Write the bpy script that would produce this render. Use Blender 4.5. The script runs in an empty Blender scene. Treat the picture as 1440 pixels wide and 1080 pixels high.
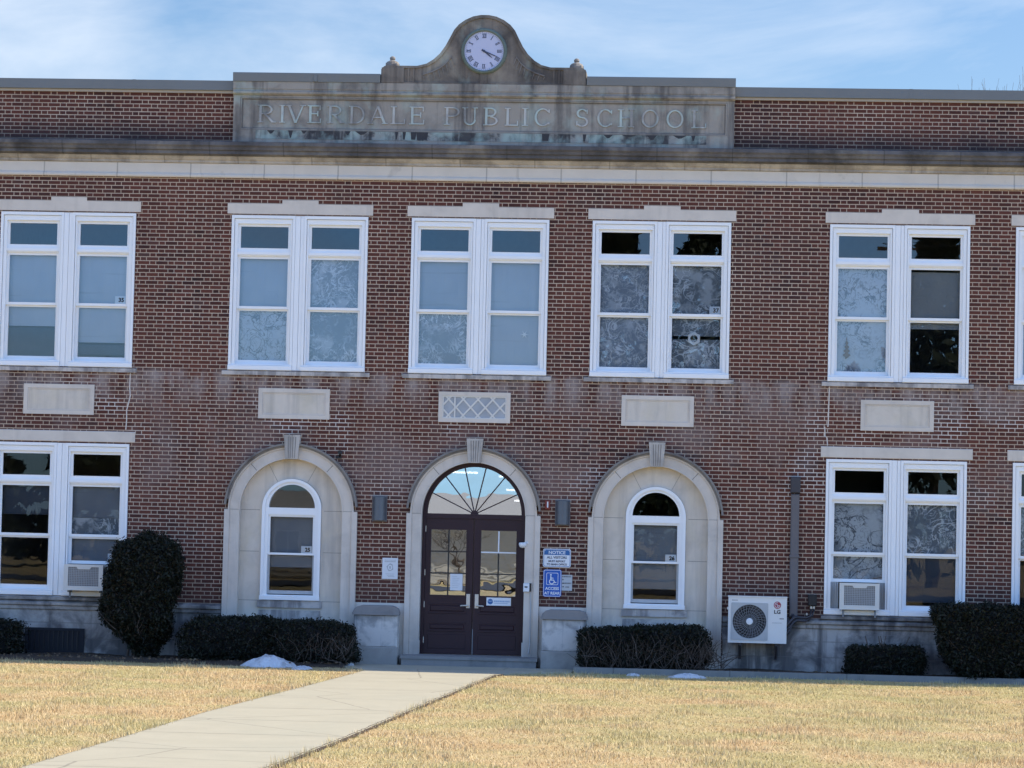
import bpy, bmesh, math, random
import numpy as np
from mathutils import Vector, Matrix
from mathutils.geometry import tessellate_polygon
random.seed(7); rng = np.random.default_rng(7)
R = math.radians
SC = bpy.context.scene
COL = SC.collection

# ------------------------------------------------------------------ camera, sky, sun, exposure
cd = bpy.data.cameras.new("camera"); cam = bpy.data.objects.new("camera", cd); COL.objects.link(cam)
cd.sensor_width = 36.0; cd.lens = 100.0; cd.clip_start = 0.1; cd.clip_end = 5000
_r = Vector((0.99762936, 0.06490089, 0.02288071)); _u = Vector((-0.0194184, -0.0534851, 0.9983798)); _f = Vector((-0.0660195, 0.9964573, 0.0520981))
cam.matrix_world = Matrix(((_r.x, _u.x, -_f.x, 3.778), (_r.y, _u.y, -_f.y, -48.0), (_r.z, _u.z, -_f.z, 2.268), (0, 0, 0, 1)))
SC.camera = cam
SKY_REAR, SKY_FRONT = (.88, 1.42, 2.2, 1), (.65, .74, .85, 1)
SUN_EL, SUN_AZ = 40.0, 77.0          # degrees; azimuth clockwise from +Y (behind the building), so the sun stands to the right
SC.view_settings.view_transform = 'Standard'; SC.view_settings.look = 'None'; SC.view_settings.gamma = 1.0
SC.view_settings.exposure = 0.88
W = bpy.data.worlds.new("World"); SC.world = W; W.use_nodes = True
wt = W.node_tree; wt.nodes.clear()
wo = wt.nodes.new('ShaderNodeOutputWorld'); wb = wt.nodes.new('ShaderNodeBackground'); sky = wt.nodes.new('ShaderNodeTexSky')
sky.sky_type = 'NISHITA'; sky.sun_disc = False; sky.sun_elevation = R(SUN_EL); sky.sun_rotation = R(SUN_AZ)
sky.air_density = 1.0; sky.dust_density = 0.6; sky.ozone_density = 2.0
wtc = wt.nodes.new('ShaderNodeTexCoord'); wmp = wt.nodes.new('ShaderNodeMapping'); wmp.inputs['Scale'].default_value = (5.5, 5.5, 13)
wmp.inputs['Location'].default_value = (0.9, 0.4, 0.35)
wn = wt.nodes.new('ShaderNodeTexNoise'); wn.inputs['Scale'].default_value = 1.0; wn.inputs['Detail'].default_value = 7; wn.inputs['Roughness'].default_value = .6
wn.inputs['Distortion'].default_value = .5
wr = wt.nodes.new('ShaderNodeValToRGB'); wr.color_ramp.elements[0].position = .41; wr.color_ramp.elements[1].position = .84
wr.color_ramp.elements[1].color = (.85, .85, .85, 1)
wm = wt.nodes.new('ShaderNodeMix'); wm.data_type = 'RGBA'; wm.inputs[7].default_value = (5.0, 5.5, 6.2, 1)
L_ = wt.links.new
L_(wtc.outputs['Generated'], wmp.inputs[0]); L_(wmp.outputs[0], wn.inputs['Vector']); 
wd = wt.nodes.new('ShaderNodeVectorMath'); wd.operation = 'DISTANCE'; wd.inputs[1].default_value = (-.231, .957, .178); L_(wtc.outputs['Generated'], wd.inputs[0])
wq = wt.nodes.new('ShaderNodeMapRange'); wq.inputs[1].default_value = .02; wq.inputs[2].default_value = .05; wq.inputs[3].default_value = .22; wq.inputs[4].default_value = 0; L_(wd.outputs['Value'], wq.inputs[0])
wa = wt.nodes.new('ShaderNodeMath'); L_(wn.outputs['Fac'], wa.inputs[0]); L_(wq.outputs[0], wa.inputs[1])
L_(wa.outputs[0], wr.inputs[0]); L_(wr.outputs[0], wm.inputs[0])
# added tint: blue boost behind the camera to light the facade, dimmer ahead
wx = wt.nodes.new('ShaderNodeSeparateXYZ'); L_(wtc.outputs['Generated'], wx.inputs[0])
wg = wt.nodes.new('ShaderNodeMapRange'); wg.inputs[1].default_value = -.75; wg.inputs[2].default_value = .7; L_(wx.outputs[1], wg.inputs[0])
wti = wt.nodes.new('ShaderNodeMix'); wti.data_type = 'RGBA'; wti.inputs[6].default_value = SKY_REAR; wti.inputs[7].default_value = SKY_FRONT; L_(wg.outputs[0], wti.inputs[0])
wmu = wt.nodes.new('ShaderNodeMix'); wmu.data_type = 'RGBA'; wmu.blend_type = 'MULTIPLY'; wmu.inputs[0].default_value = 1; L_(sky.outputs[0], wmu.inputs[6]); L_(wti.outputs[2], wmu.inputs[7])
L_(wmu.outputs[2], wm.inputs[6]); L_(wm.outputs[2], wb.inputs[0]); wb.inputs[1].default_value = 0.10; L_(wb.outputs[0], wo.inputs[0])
sd = bpy.data.lights.new("sun", 'SUN'); so = bpy.data.objects.new("sun", sd); COL.objects.link(so)
sd.energy = 4.3; sd.angle = R(0.53); sd.color = (1.0, .90, .72)
_d = Vector((math.sin(R(SUN_AZ)) * math.cos(R(SUN_EL)), math.cos(R(SUN_AZ)) * math.cos(R(SUN_EL)), math.sin(R(SUN_EL))))
so.rotation_euler = (-_d).to_track_quat('-Z', 'Y').to_euler()

# ------------------------------------------------------------------ material helper
class N:
    def __init__(s, name):
        s.m = bpy.data.materials.new(name); s.m.use_nodes = True; s.t = s.m.node_tree; s.t.nodes.clear()
        s.o = s.t.nodes.new('ShaderNodeOutputMaterial'); s._p = None
    def put(s, sock, v):
        if hasattr(v, 'is_output'): s.t.links.new(v, sock)
        elif v is not None: sock.default_value = v
    def a(s, typ, ins=None, **kw):
        n = s.t.nodes.new(typ)
        for k, v in kw.items(): setattr(n, k, v)
        for k, v in (ins or {}).items(): s.put(n.inputs[k], v)
        return n
    def pos(s):
        if s._p is None: s._p = s.a('ShaderNodeNewGeometry').outputs['Position']
        return s._p
    def xyz(s, v=None):
        n = s.a('ShaderNodeSeparateXYZ', {0: v or s.pos()}); return n.outputs
    def vec(s, x, y, z): return s.a('ShaderNodeCombineXYZ', {0: x, 1: y, 2: z}).outputs[0]
    def ma(s, op, x, y=0.0, z=0.0): return s.a('ShaderNodeMath', {0: x, 1: y, 2: z}, operation=op).outputs[0]
    def noise(s, sc, det=4.0, ro=.55, vec=None, dist=0.0):
        return s.a('ShaderNodeTexNoise', {'Vector': vec or s.pos(), 'Scale': sc, 'Detail': det, 'Roughness': ro, 'Distortion': dist}).outputs['Fac']
    def scaled(s, x, y, z, off=(0, 0, 0)):
        return s.a('ShaderNodeMapping', {0: s.pos(), 'Scale': (x, y, z), 'Location': off}).outputs[0]
    def mr(s, v, a, b, c=0.0, d=1.0, smooth=False):
        n = s.a('ShaderNodeMapRange', {0: v, 1: a, 2: b, 3: c, 4: d}); n.clamp = True
        if smooth: n.interpolation_type = 'SMOOTHSTEP'
        return n.outputs[0]
    def ramp(s, f, stops):
        n = s.a('ShaderNodeValToRGB', {0: f}); e = n.color_ramp.elements
        while len(e) < len(stops): e.new(.5)
        for i, (p, c) in enumerate(stops): e[i].position = p; e[i].color = (*c, 1)
        return n.outputs[0]
    def mix(s, f, x, y, mode='MIX'):
        n = s.a('ShaderNodeMix', data_type='RGBA', blend_type=mode)
        for i, v in ((0, f), (6, x), (7, y)):
            if isinstance(v, tuple) and len(v) == 3: v = (*v, 1)
            s.put(n.inputs[i], v)
        return n.outputs[2]
    def bump(s, h, st=.3, d=.01): return s.a('ShaderNodeBump', {'Height': h, 'Strength': st, 'Distance': d}).outputs[0]
    def pbr(s, col, ro=.6, normal=None, metal=0.0, spec=.4):
        if isinstance(col, tuple): col = (*col, 1)
        p = s.a('ShaderNodeBsdfPrincipled', {'Base Color': col, 'Roughness': ro, 'Metallic': metal, 'Specular IOR Level': spec})
        if normal is not None: s.put(p.inputs['Normal'], normal)
        s.t.links.new(p.outputs[0], s.o.inputs[0]); return s.m

def plain(name, c, ro=.6, metal=0.0, var=.12, sc=9.0, spec=.4):
    n = N(name); f = n.noise(sc, 5)
    col = n.mix(f, tuple(x * (1 - var) for x in c), tuple(min(1, x * (1 + var)) for x in c))
    return n.pbr(col, ro, None, metal, spec)

def brick_mat():
    n = N("brick"); x, y, z = n.xyz()
    u = n.ma('ADD', x, y); h = .0677
    zz = n.ma('DIVIDE', z, h); row = n.ma('FLOOR', zz); zf = n.ma('MULTIPLY', n.ma('FRACT', zz), h)
    par = n.ma('MULTIPLY', n.ma('MODULO', n.ma('ADD', row, 1000.0), 2.0), .5)
    jit = n.ma('MULTIPLY', n.a('ShaderNodeTexWhiteNoise', {1: row}, noise_dimensions='1D').outputs[0], .05)
    t = n.ma('ADD', n.ma('ADD', n.ma('DIVIDE', u, .3175), par), jit)
    cell = n.ma('FLOOR', t); fr = n.ma('MULTIPLY', n.ma('FRACT', t), .3175)
    head = n.ma('GREATER_THAN', fr, .2125)
    d1 = n.ma('MINIMUM', fr, n.ma('SUBTRACT', .3175, fr)); d2 = n.ma('ABSOLUTE', n.ma('SUBTRACT', fr, .2125))
    dz = n.ma('MINIMUM', zf, n.ma('SUBTRACT', h, zf))
    d = n.ma('MINIMUM', n.ma('MINIMUM', d1, d2), n.ma('MULTIPLY', dz, .88))
    wob = n.ma('MULTIPLY', n.ma('SUBTRACT', n.noise(60, 2), .5), .006)
    face = n.mr(n.ma('ADD', d, wob), .0054, .0078, smooth=True)
    idv = n.vec(n.ma('ADD', n.ma('MULTIPLY', cell, 2.0), head), row, 0.0)
    wn_ = n.a('ShaderNodeTexWhiteNoise', {0: idv}, noise_dimensions='2D').outputs[0]
    bc = n.ramp(wn_, [(0, (.034, .017, .016)), (.2, (.062, .022, .018)), (.6, (.092, .031, .023)), (.85, (.135, .044, .031)), (1, (.078, .046, .040))])
    tone = n.noise(.9, 3); bc = n.mix(n.mr(tone, .38, .66), bc, n.mix(.55, bc, (.16, .055, .035)))
    bc = n.mix(n.mr(n.noise(.33, 3, vec=n.scaled(1, 1, 1, (4, 4, 1))), .40, .60, .0, .30), bc, (.15, .05, .033)); bc = n.mix(n.mr(n.noise(.5, 4, vec=n.scaled(1, 1, .7, (1, 7, 3))), .50, .68, .0, .45), bc, (.045, .028, .027))
    fine = n.noise(130, 3); bc = n.mix(n.mr(fine, .3, .7, 0, .35), bc, (.05, .03, .028))
    mo = n.ramp(n.noise(1.3, 4), [(.3, (.40, .295, .215)), (.6, (.49, .375, .28)), (.8, (.60, .48, .37))])
    # repointed patches with whiter mortar
    rp = n.mr(n.noise(.42, 2, vec=n.scaled(1, 1, 1.6, (3.1, 0, 1.7))), .56, .62)
    rp = n.ma('MULTIPLY', rp, n.ma('MULTIPLY', n.mr(z, 2.6, 3.4), n.mr(z, 5.0, 4.3)))
    mo = n.mix(rp, mo, (.66, .58, .50))
    col = n.mix(face, mo, bc)
    # whitish efflorescence washed down from the sills, soot over the cornice
    ef = n.ma('MULTIPLY', n.ma('MULTIPLY', n.mr(z, 4.2, 4.75), n.mr(z, 4.95, 4.86)), n.mr(n.noise(2.1, 4, vec=n.scaled(1.6, 1, .6)), .40, .64, 0, .75))
    col = n.mix(ef, col, (.36, .30, .27))
    ef2 = n.ma('MULTIPLY', n.ma('MULTIPLY', n.mr(z, 2.6, 3.2), n.mr(z, 4.7, 4.0)), n.mr(n.noise(.8, 5, vec=n.scaled(1, 1, .8, (7, 0, 2))), .46, .70, 0, .5))
    col = n.mix(ef2, col, (.30, .24, .22))
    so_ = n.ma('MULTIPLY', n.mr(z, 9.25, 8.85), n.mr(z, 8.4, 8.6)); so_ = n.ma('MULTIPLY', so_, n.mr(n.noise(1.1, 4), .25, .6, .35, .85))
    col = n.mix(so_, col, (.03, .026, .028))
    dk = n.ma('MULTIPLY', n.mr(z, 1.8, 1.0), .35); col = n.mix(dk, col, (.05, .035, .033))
    hgt = n.ma('ADD', face, n.ma('MULTIPLY', fine, .35))
    return n.pbr(col, .85, n.bump(hgt, .55, .008), spec=.2)

def stone(name, base, dark, dirt=(.5, .75), dirtamt=.6, streak=(.55, .75), stamt=.5, joint=None, jz=None, extra=None, sc=1.6, zdark=None, pale=None):
    n = N(name); x, y, z = n.xyz()
    c = n.mix(n.noise(3.0, 6), tuple(v * .86 for v in base), tuple(min(1, v * 1.1) for v in base))
    if pale: c = n.mix(n.mr(n.noise(1.3, 4, vec=n.scaled(1, 1, 1, (5, 2, 9))), .5, .68), c, pale)
    f1 = n.mr(n.noise(sc, 7, .62, dist=.4), dirt[0], dirt[1], 0, dirtamt)
    f2 = n.mr(n.noise(1.0, 6, .6, vec=n.scaled(4.5, 4.5, .35)), streak[0], streak[1], 0, stamt)
    c = n.mix(f1, c, dark); c = n.mix(f2, c, dark)
    if extra: c = n.mix(n.mr(n.noise(2.4, 5, vec=n.scaled(1.2, 1, .9, extra[1])), extra[2], extra[3], 0, extra[4]), c, extra[0])
    if zdark:   # weathering band between two heights
        f3 = n.ma('MULTIPLY', n.mr(z, zdark[0], zdark[1]), n.mr(n.noise(1.0, 5, vec=n.scaled(3, 3, .9)), .35, .62, 0, zdark[2])); c = n.mix(f3, c, dark)
    if joint:
        g = n.ma('ABSOLUTE', n.ma('SUBTRACT', n.ma('FRACT', n.ma('DIVIDE', n.ma('ADD', x, joint[1]), joint[0])), .5))
        c = n.mix(n.mr(g, .008 / joint[0], .014 / joint[0], .55, 0), c, tuple(v * .35 for v in base))
    if jz:
        for q in jz:
            g = n.ma('ABSOLUTE', n.ma('SUBTRACT', z, q)); c = n.mix(n.mr(g, .005, .010, .6, 0), c, tuple(v * .4 for v in base))
    fine = n.noise(70, 3)
    return n.pbr(c, .85, n.bump(n.ma('ADD', fine, n.noise(9, 4)), .25, .006), spec=.2)

M = {}
M['brick'] = brick_mat()
M['lime'] = stone('limestone', (.66, .585, .50), (.34, .30, .26), dirtamt=.35, stamt=.3)
M['sill'] = stone('sill_stone', (.55, .50, .45), (.15, .14, .14), dirt=(.45, .62), dirtamt=.65, streak=(.5, .6), stamt=.6, sc=3.4)
M['arch'] = stone('arch_stone', (.64, .57, .49), (.27, .245, .22), dirtamt=.4, stamt=.35, zdark=(.9, .2, .8))
M['niche'] = stone('niche_stone', (.66, .585, .49), (.36, .325, .28), dirtamt=.5, streak=(.5, .68), stamt=.5, extra=((.60, .52, .38), (2, 2, 2), .5, .7, .5))
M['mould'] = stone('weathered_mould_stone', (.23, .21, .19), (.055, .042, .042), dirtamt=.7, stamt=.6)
M['frieze'] = stone('frieze_stone', (.64, .575, .49), (.27, .235, .19), dirt=(.6, .75), dirtamt=.55, streak=(.62, .72), stamt=.6, joint=(1.27, .55))
M['friezetop'] = stone('ochre_frieze_stone', (.49, .43, .355), (.15, .13, .11), dirt=(.42, .6), dirtamt=.6, stamt=.6, joint=(1.27, 1.0))
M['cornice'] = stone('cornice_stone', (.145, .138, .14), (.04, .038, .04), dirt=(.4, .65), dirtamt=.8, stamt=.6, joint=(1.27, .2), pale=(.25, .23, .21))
M['sign'] = stone('sign_stone', (.335, .30, .255), (.055, .052, .052), dirt=(.48, .72), dirtamt=.6, streak=(.52, .66), stamt=.6, extra=((.36, .42, .37), (1, 4, 2), .52, .68, .5))
M['signstain'] = stone('copper_stained_stone', (.30, .29, .26), (.05, .048, .05), dirt=(.47, .6), dirtamt=.8, streak=(.5, .58), stamt=.9, extra=((.36, .46, .41), (3, 1, 7), .46, .60, .65), sc=4)
M['gable'] = stone('gable_stone', (.225, .19, .155), (.06, .053, .05), dirt=(.42, .64), dirtamt=.75, streak=(.5, .66), stamt=.6, pale=(.36, .32, .25), extra=((.33, .39, .34), (0, 2, 5), .58, .72, .4))
M['base'] = stone('base_stone', (.44, .41, .375), (.06, .058, .062), dirt=(.42, .6), dirtamt=.8, streak=(.5, .62), stamt=.75, jz=(.30, .56), zdark=(.75, .95, .8), pale=(.46, .42, .37))
M['ped'] = stone('pedestal_stone', (.60, .56, .51), (.12, .12, .125), dirt=(.46, .62), dirtamt=.6, streak=(.52, .62), stamt=.75, sc=2.6, zdark=(.72, .92, .8))
M['pedcap'] = stone('pedestal_cap_stone', (.26, .245, .235), (.08, .08, .082), dirtamt=.6, stamt=.5)
M['pedfoot'] = stone('pedestal_foot_stone', (.38, .355, .32), (.16, .155, .15), dirtamt=.6, stamt=.5)
M['key'] = stone('keystone_stone', (.50, .455, .40), (.10, .095, .09), streak=(.45, .6), stamt=.8)
M['white'] = plain('white_frame_paint', (.84, .84, .83), .42, var=.05, sc=3)
M['coping'] = plain('grey_metal_coping', (.17, .175, .17), .5, .0, .10, 2.5)
M['copestrip'] = plain('light_coping_strip', (.42, .37, .31), .6)
M['maroon'] = plain('maroon_door_paint', (.030, .012, .017), .42, 0, .15, 4, spec=.3)
M['black'] = plain('black_metal', (.012, .012, .014), .45)
M['steel'] = plain('brushed_steel', (.62, .55, .46), .42, .35, .08)
M['dark'] = plain('dark_interior', (.10, .10, .11), .9)
M['interior'] = plain('interior_wall', (.32, .31, .30), .9)
M['verdigris'] = stone('verdigris_metal', (.15, .185, .16), (.06, .07, .065), dirtamt=.5)
M['dial'] = plain('clock_dial', (.50, .51, .64), .5, 0, .04)
M['navy'] = plain('dark_numeral_paint', (.05, .06, .10), .5)
M['letters'] = stone('letter_stone', (.50, .485, .45), (.12, .115, .115), dirt=(.46, .66), dirtamt=.7, streak=(.5, .62), stamt=.6, extra=((.44, .55, .50), (0, 3, 1), .44, .60, .7))
M['lampgrey'] = plain('grey_lamp_metal', (.11, .12, .135), .4, .3)
M['ductgrey'] = plain('brown_grey_duct', (.13, .118, .12), .5)
M['ductdark'] = plain('dark_duct_cap', (.05, .045, .05), .5)
M['acwhite'] = plain('warm_white_plastic', (.66, .63, .57), .5, 0, .06)
M['condwhite'] = plain('condenser_white', (.70, .69, .66), .4, 0, .03)
M['acgrille'] = plain('ac_grille', (.25, .235, .225), .6)
M['grey'] = plain('mid_grey_plastic', (.20, .21, .22), .5)
M['lgrey'] = plain('light_grey_plastic', (.42, .43, .43), .5)
M['paper'] = plain('white_paper', (.68, .69, .70), .7, 0, .03)
M['paperdim'] = plain('pale_card', (.46, .48, .49), .7, 0, .04)
M['blue'] = plain('sign_blue', (.015, .10, .42), .4, 0, .04)
M['blue2'] = plain('notice_blue', (.03, .13, .33), .4, 0, .04)
M['signwhite'] = plain('sign_white', (.72, .74, .76), .4, 0, .03)
M['logored'] = plain('logo_red', (.34, .05, .07), .4)
M['redmetal'] = plain('red_metal', (.22, .04, .03), .5)
M['caulk'] = plain('white_caulk', (.62, .56, .50), .8, 0, .15)
M['beige'] = plain('beige_siding', (.56, .52, .45), .8, 0, .08)
M['roofing'] = plain('pale_roofing', (.42, .39, .35), .9)
M['bark'] = plain('bark', (.10, .075, .06), .9, 0, .3, 20)
M['wood'] = plain('pole_wood', (.12, .09, .07), .9, 0, .2, 12)
M['membrane'] = plain('roof_membrane', (.2, .2, .2), .9)

def glass_mat(name, base, tint, wav=.0009):
    n = N(name); fr = n.a('ShaderNodeFresnel', {0: 1.5}).outputs[0]
    f = n.ma('ADD', fr, base)
    nz = n.bump(n.noise(1.7, 2), .35, wav)
    g = n.a('ShaderNodeBsdfGlossy', {'Color': (.80, .88, 1, 1) if base > .2 else (.95, .97, 1, 1), 'Roughness': 0.0, 'Normal': nz}).outputs[0]
    t = n.a('ShaderNodeBsdfTransparent', {0: (*tint, 1)}).outputs[0]
    s = n.a('ShaderNodeMixShader', {0: f, 1: t, 2: g}).outputs[0]
    n.t.links.new(s, n.o.inputs[0]); return n.m
M['glass'] = glass_mat('window_glass', .04, (.88, .92, .95))
M['glass_low'] = glass_mat('lower_window_glass', .0, (.88, .92, .95))
M['mirror'] = glass_mat('reflective_door_glass', .46, (.5, .5, .5), .003)

def shade_mat(name, c1, c2, kind):
    n = N(name); x, y, z = n.xyz(); f0 = n.noise(1.4, 2)
    if kind == 'plain':
        col = n.mix(n.mr(f0, .3, .7), c1, c2)
        g = n.noise(1.0, 3, vec=n.scaled(.6, 1, 16)); col = n.mix(n.mr(g, .62, .72, 0, .3), col, tuple(v * .6 for v in c1))
    else:
        sc, la, fi = {'lace': (3.3, .9, .6), 'lacefine': (3.2, .9, .0), 'lacebig': (2.5, 1.0, .6)}[kind]
        w1 = n.noise(sc, 3, .55, dist=1.6); w2 = n.noise(sc * 1.9, 3, .55, vec=n.scaled(1, 1, 1, (4, 1, 7)), dist=2.2)
        l1 = n.mr(n.ma('ABSOLUTE', n.ma('SUBTRACT', w1, .5)),   .010, .034, 1, 0); l2 = n.mr(n.ma('ABSOLUTE', n.ma('SUBTRACT', w2, .5)), .006, .030, .8, 0)
        area = n.mr(n.noise(2.0, 3, vec=n.scaled(1, 1, 1, (3, 3, 8))), .36, .52)
        fill = n.mr(n.noise(sc * .8, 4, .6, vec=n.scaled(1, 1, 1, (9, 2, 1))), .55, .63, 0, fi)
        f = n.ma('MAXIMUM', n.ma('MULTIPLY', n.ma('MULTIPLY', n.ma('MAXIMUM', l1, l2), area), la), fill)
        col = n.mix(f, c1, c2); col = n.mix(n.mr(f0, .35, .7, 0, .3), col, tuple(v_ * .6 for v_ in c1))
    return n.pbr(col, .8, spec=.2)
M['sh_plain'] = shade_mat('white_roller_shade', (.46, .50, .56), (.53, .57, .62), 'plain')
M['sh_grey'] = shade_mat('grey_roller_shade', (.21, .22, .245), (.27, .285, .30), 'plain')
M['sh_warm'] = shade_mat('warm_grey_shade', (.30, .305, .30), (.36, .365, .36), 'plain')
M['sh_dim'] = shade_mat('dim_roller_shade', (.09, .10, .12), (.065, .075, .095), 'plain')
M['lace_l'] = shade_mat('pale_lace', (.66, .69, .73), (.17, .19, .22), 'lacefine')
M['lace_m'] = shade_mat('lace', (.33, .37, .42), (.88, .90, .93), 'lace')
M['lace_d'] = shade_mat('dark_lace', (.20, .225, .25), (.78, .80, .82), 'lacebig')
M['lace_s'] = shade_mat('scrolled_lace', (.62, .64, .65), (.11, .12, .14), 'lacebig')
M['dkfab'] = plain('dark_drape', (.045, .055, .07), .9, 0, .4, 5)

# ------------------------------------------------------------------ mesh builder
class MB:
    def __init__(s): s.v = []; s.f = []; s.mi = []; s.pc = []
    def add(s, vs, fs, m=0):
        o = len(s.v); fo = len(s.f); s.v += [tuple(p) for p in vs]; s.f += [tuple(i + o for i in f) for f in fs]; s.mi += [m] * len(fs); s.pc.append((o, len(s.v), fo, len(s.f))); return s
    def box(s, x0, x1, y0, y1, z0, z1, m=0):
        return s.add([(x0, y0, z0), (x1, y0, z0), (x1, y1, z0), (x0, y1, z0), (x0, y0, z1), (x1, y0, z1), (x1, y1, z1), (x0, y1, z1)],
                     [(0, 1, 5, 4), (1, 2, 6, 5), (2, 3, 7, 6), (3, 0, 4, 7), (4, 5, 6, 7), (3, 2, 1, 0)], m)
    def bevbox(s, x0, x1, y0, y1, z0, z1, b=.006, m=0):
        # box with chamfered front edges
        o = [(x0, z0), (x1, z0), (x1, z1), (x0, z1)]; i = [(x0 + b, z0 + b), (x1 - b, z0 + b), (x1 - b, z1 - b), (x0 + b, z1 - b)]
        vs = [(p[0], y1, p[1]) for p in o] + [(p[0], y0 + b, p[1]) for p in o] + [(p[0], y0, p[1]) for p in i]
        fs = [(3, 2, 1, 0), (8, 9, 10, 11)]
        for k in range(4):
            j = (k + 1) % 4; fs += [(k, j, 4 + j, 4 + k), (4 + k, 4 + j, 8 + j, 8 + k)]
        return s.add(vs, fs, m)
    def poly(s, loops, y0, y1, m=0):
        # polygon in the x-z plane (first loop outer, others holes) extruded from y0 (front) to y1
        lv = [[Vector((a, b, 0)) for a, b in l] for l in loops]
        tris = tessellate_polygon(lv); flat = [p for l in loops for p in l]; k = len(flat)
        vs = [(a, y0, b) for a, b in flat] + [(a, y1, b) for a, b in flat]
        fs = [tuple(t) for t in tris] + [tuple(i + k for i in reversed(t)) for t in tris]
        o = 0
        for l in loops:
            q = len(l)
            for i in range(q): j = (i + 1) % q; fs.append((o + i, o + j, k + o + j, k + o + i))
            o += q
        return s.add(vs, fs, m)
    def prof(s, pr, x0, x1, m=0):
        # closed profile of (y, z) run along x
        k = len(pr); vs = [(x0, a, b) for a, b in pr] + [(x1, a, b) for a, b in pr]
        fs = [(i, (i + 1) % k, k + (i + 1) % k, k + i) for i in range(k)]
        t = tessellate_polygon([[Vector((a, b, 0)) for a, b in pr]])
        fs += [tuple(q) for q in t] + [tuple(i + k for i in q) for q in t]
        return s.add(vs, fs, m)
    def tube(s, pts, r, seg=8, m=0, caps=True):
        pts = [Vector(p) for p in pts]; rr = r if isinstance(r, (list, tuple)) else [r] * len(pts); rings = []; vs = []
        up = Vector((0, 0, 1))
        for i, p in enumerate(pts):
            d = (pts[min(i + 1, len(pts) - 1)] - pts[max(i - 1, 0)]).normalized()
            a = d.cross(up if abs(d.z) < .95 else Vector((1, 0, 0))).normalized(); b = d.cross(a)
            for k in range(seg):
                t = 2 * math.pi * k / seg; vs.append(p + (a * math.cos(t) + b * math.sin(t)) * rr[i])
        fs = [(i * seg + k, i * seg + (k + 1) % seg, (i + 1) * seg + (k + 1) % seg, (i + 1) * seg + k) for i in range(len(pts) - 1) for k in range(seg)]
        if caps: fs += [tuple(range(seg)), tuple(range((len(pts) - 1) * seg, len(pts) * seg))]
        return s.add(vs, fs, m)
    def lathe_y(s, cx, cz, pr, seg=40, m=0):
        # profile (r, y) turned about the y axis
        k = len(pr); vs = []
        for q in range(seg):
            t = 2 * math.pi * q / seg; vs += [(cx + r_ * math.cos(t), y_, cz + r_ * math.sin(t)) for r_, y_ in pr]
        fs = [(q * k + i, q * k + i + 1, ((q + 1) % seg) * k + i + 1, ((q + 1) % seg) * k + i) for q in range(seg) for i in range(k - 1)]
        return s.add(vs, fs, m)
    def lathe_z(s, cx, cy, pr, seg=20, m=0):
        k = len(pr); vs = []
        for q in range(seg):
            t = 2 * math.pi * q / seg; vs += [(cx + r_ * math.cos(t), cy + r_ * math.sin(t), z_) for r_, z_ in pr]
        fs = [(q * k + i, q * k + i + 1, ((q + 1) % seg) * k + i + 1, ((q + 1) % seg) * k + i) for q in range(seg) for i in range(k - 1)]
        return s.add(vs, fs, m)
    def split(s, name, mats, parent):
        # one object for every piece added
        out = []
        for v0, v1, f0, f1 in s.pc:
            p = MB(); p.v = s.v[v0:v1]; p.f = [tuple(i - v0 for i in f) for f in s.f[f0:f1]]; p.mi = s.mi[f0:f1]; out.append(p.build(name, mats, parent))
        return out
    def build(s, name, mats, parent=None, smooth=False, recalc=True, org=None):
        o_ = Vector(parent['_o']) if parent else Vector(org or (0, 0, 0))
        me = bpy.data.meshes.new(name); me.from_pydata([(p[0] - o_.x, p[1] - o_.y, p[2] - o_.z) for p in s.v], [], s.f)
        for mt in (mats if isinstance(mats, (list, tuple)) else [mats]): me.materials.append(M[mt] if isinstance(mt, str) else mt)
        if any(s.mi): me.polygons.foreach_set('material_index', s.mi)
        if recalc:
            bm = bmesh.new(); bm.from_mesh(me); bmesh.ops.recalc_face_normals(bm, faces=bm.faces[:]); bm.to_mesh(me); bm.free()
        if smooth:
            me.polygons.foreach_set('use_smooth', [True] * len(me.polygons))
        o = bpy.data.objects.new(name, me); COL.objects.link(o)
        o['_o'] = tuple(o_)
        if parent: o.parent = parent
        else: o.location = o_
        return o

def thing(name, label, cat, org, group=None):
    o = bpy.data.objects.new(name, None); COL.objects.link(o); o.location = org; o['_o'] = tuple(org); o.empty_display_size = .2
    tag(o, label, cat, group); return o
def tag(o, label=None, cat=None, group=None, kind=None):
    if label: o['label'] = label
    if cat: o['category'] = cat
    if group: o['group'] = group
    if kind: o['kind'] = kind
    return o
def rect(x0, x1, z0, z1): return [(x0, z0), (x1, z0), (x1, z1), (x0, z1)]
def arc(cx, cz, r, a0, a1, n=40): return [(cx + r * math.cos(R(a0 + (a1 - a0) * i / n)), cz + r * math.sin(R(a0 + (a1 - a0) * i / n))) for i in range(n + 1)]
def archloop(cx, zc, r, zb, n=40): return [(cx + r, zb)] + arc(cx, zc, r, 0, 180, n) + [(cx - r, zb)]
def text_into(mb, s, x, z, size, y0, y1, m=0, align='CENTER', bold=0.0, sx=1.0):
    cu = bpy.data.curves.new('t', 'FONT'); cu.body = s; cu.size = size; cu.align_x = align; cu.offset = bold; cu.resolution_u = 3
    ob = bpy.data.objects.new('t', cu); me = bpy.data.meshes.new_from_object(ob)
    k = len(me.vertices)
    vs = [(x + v.co.x * sx, y0, z + v.co.y) for v in me.vertices]
    mb.add(vs, [tuple(p.vertices) for p in me.polygons], m)
    bpy.data.objects.remove(ob); bpy.data.curves.remove(cu); bpy.data.meshes.remove(me)
def ring(mb, x0, x1, z0, z1, w, y0, y1, wb=None):
    mb.poly([rect(x0, x1, z0, z1), rect(x0 + w, x1 - w, z0 + (wb or w), z1 - w)], y0, y1)

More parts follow.
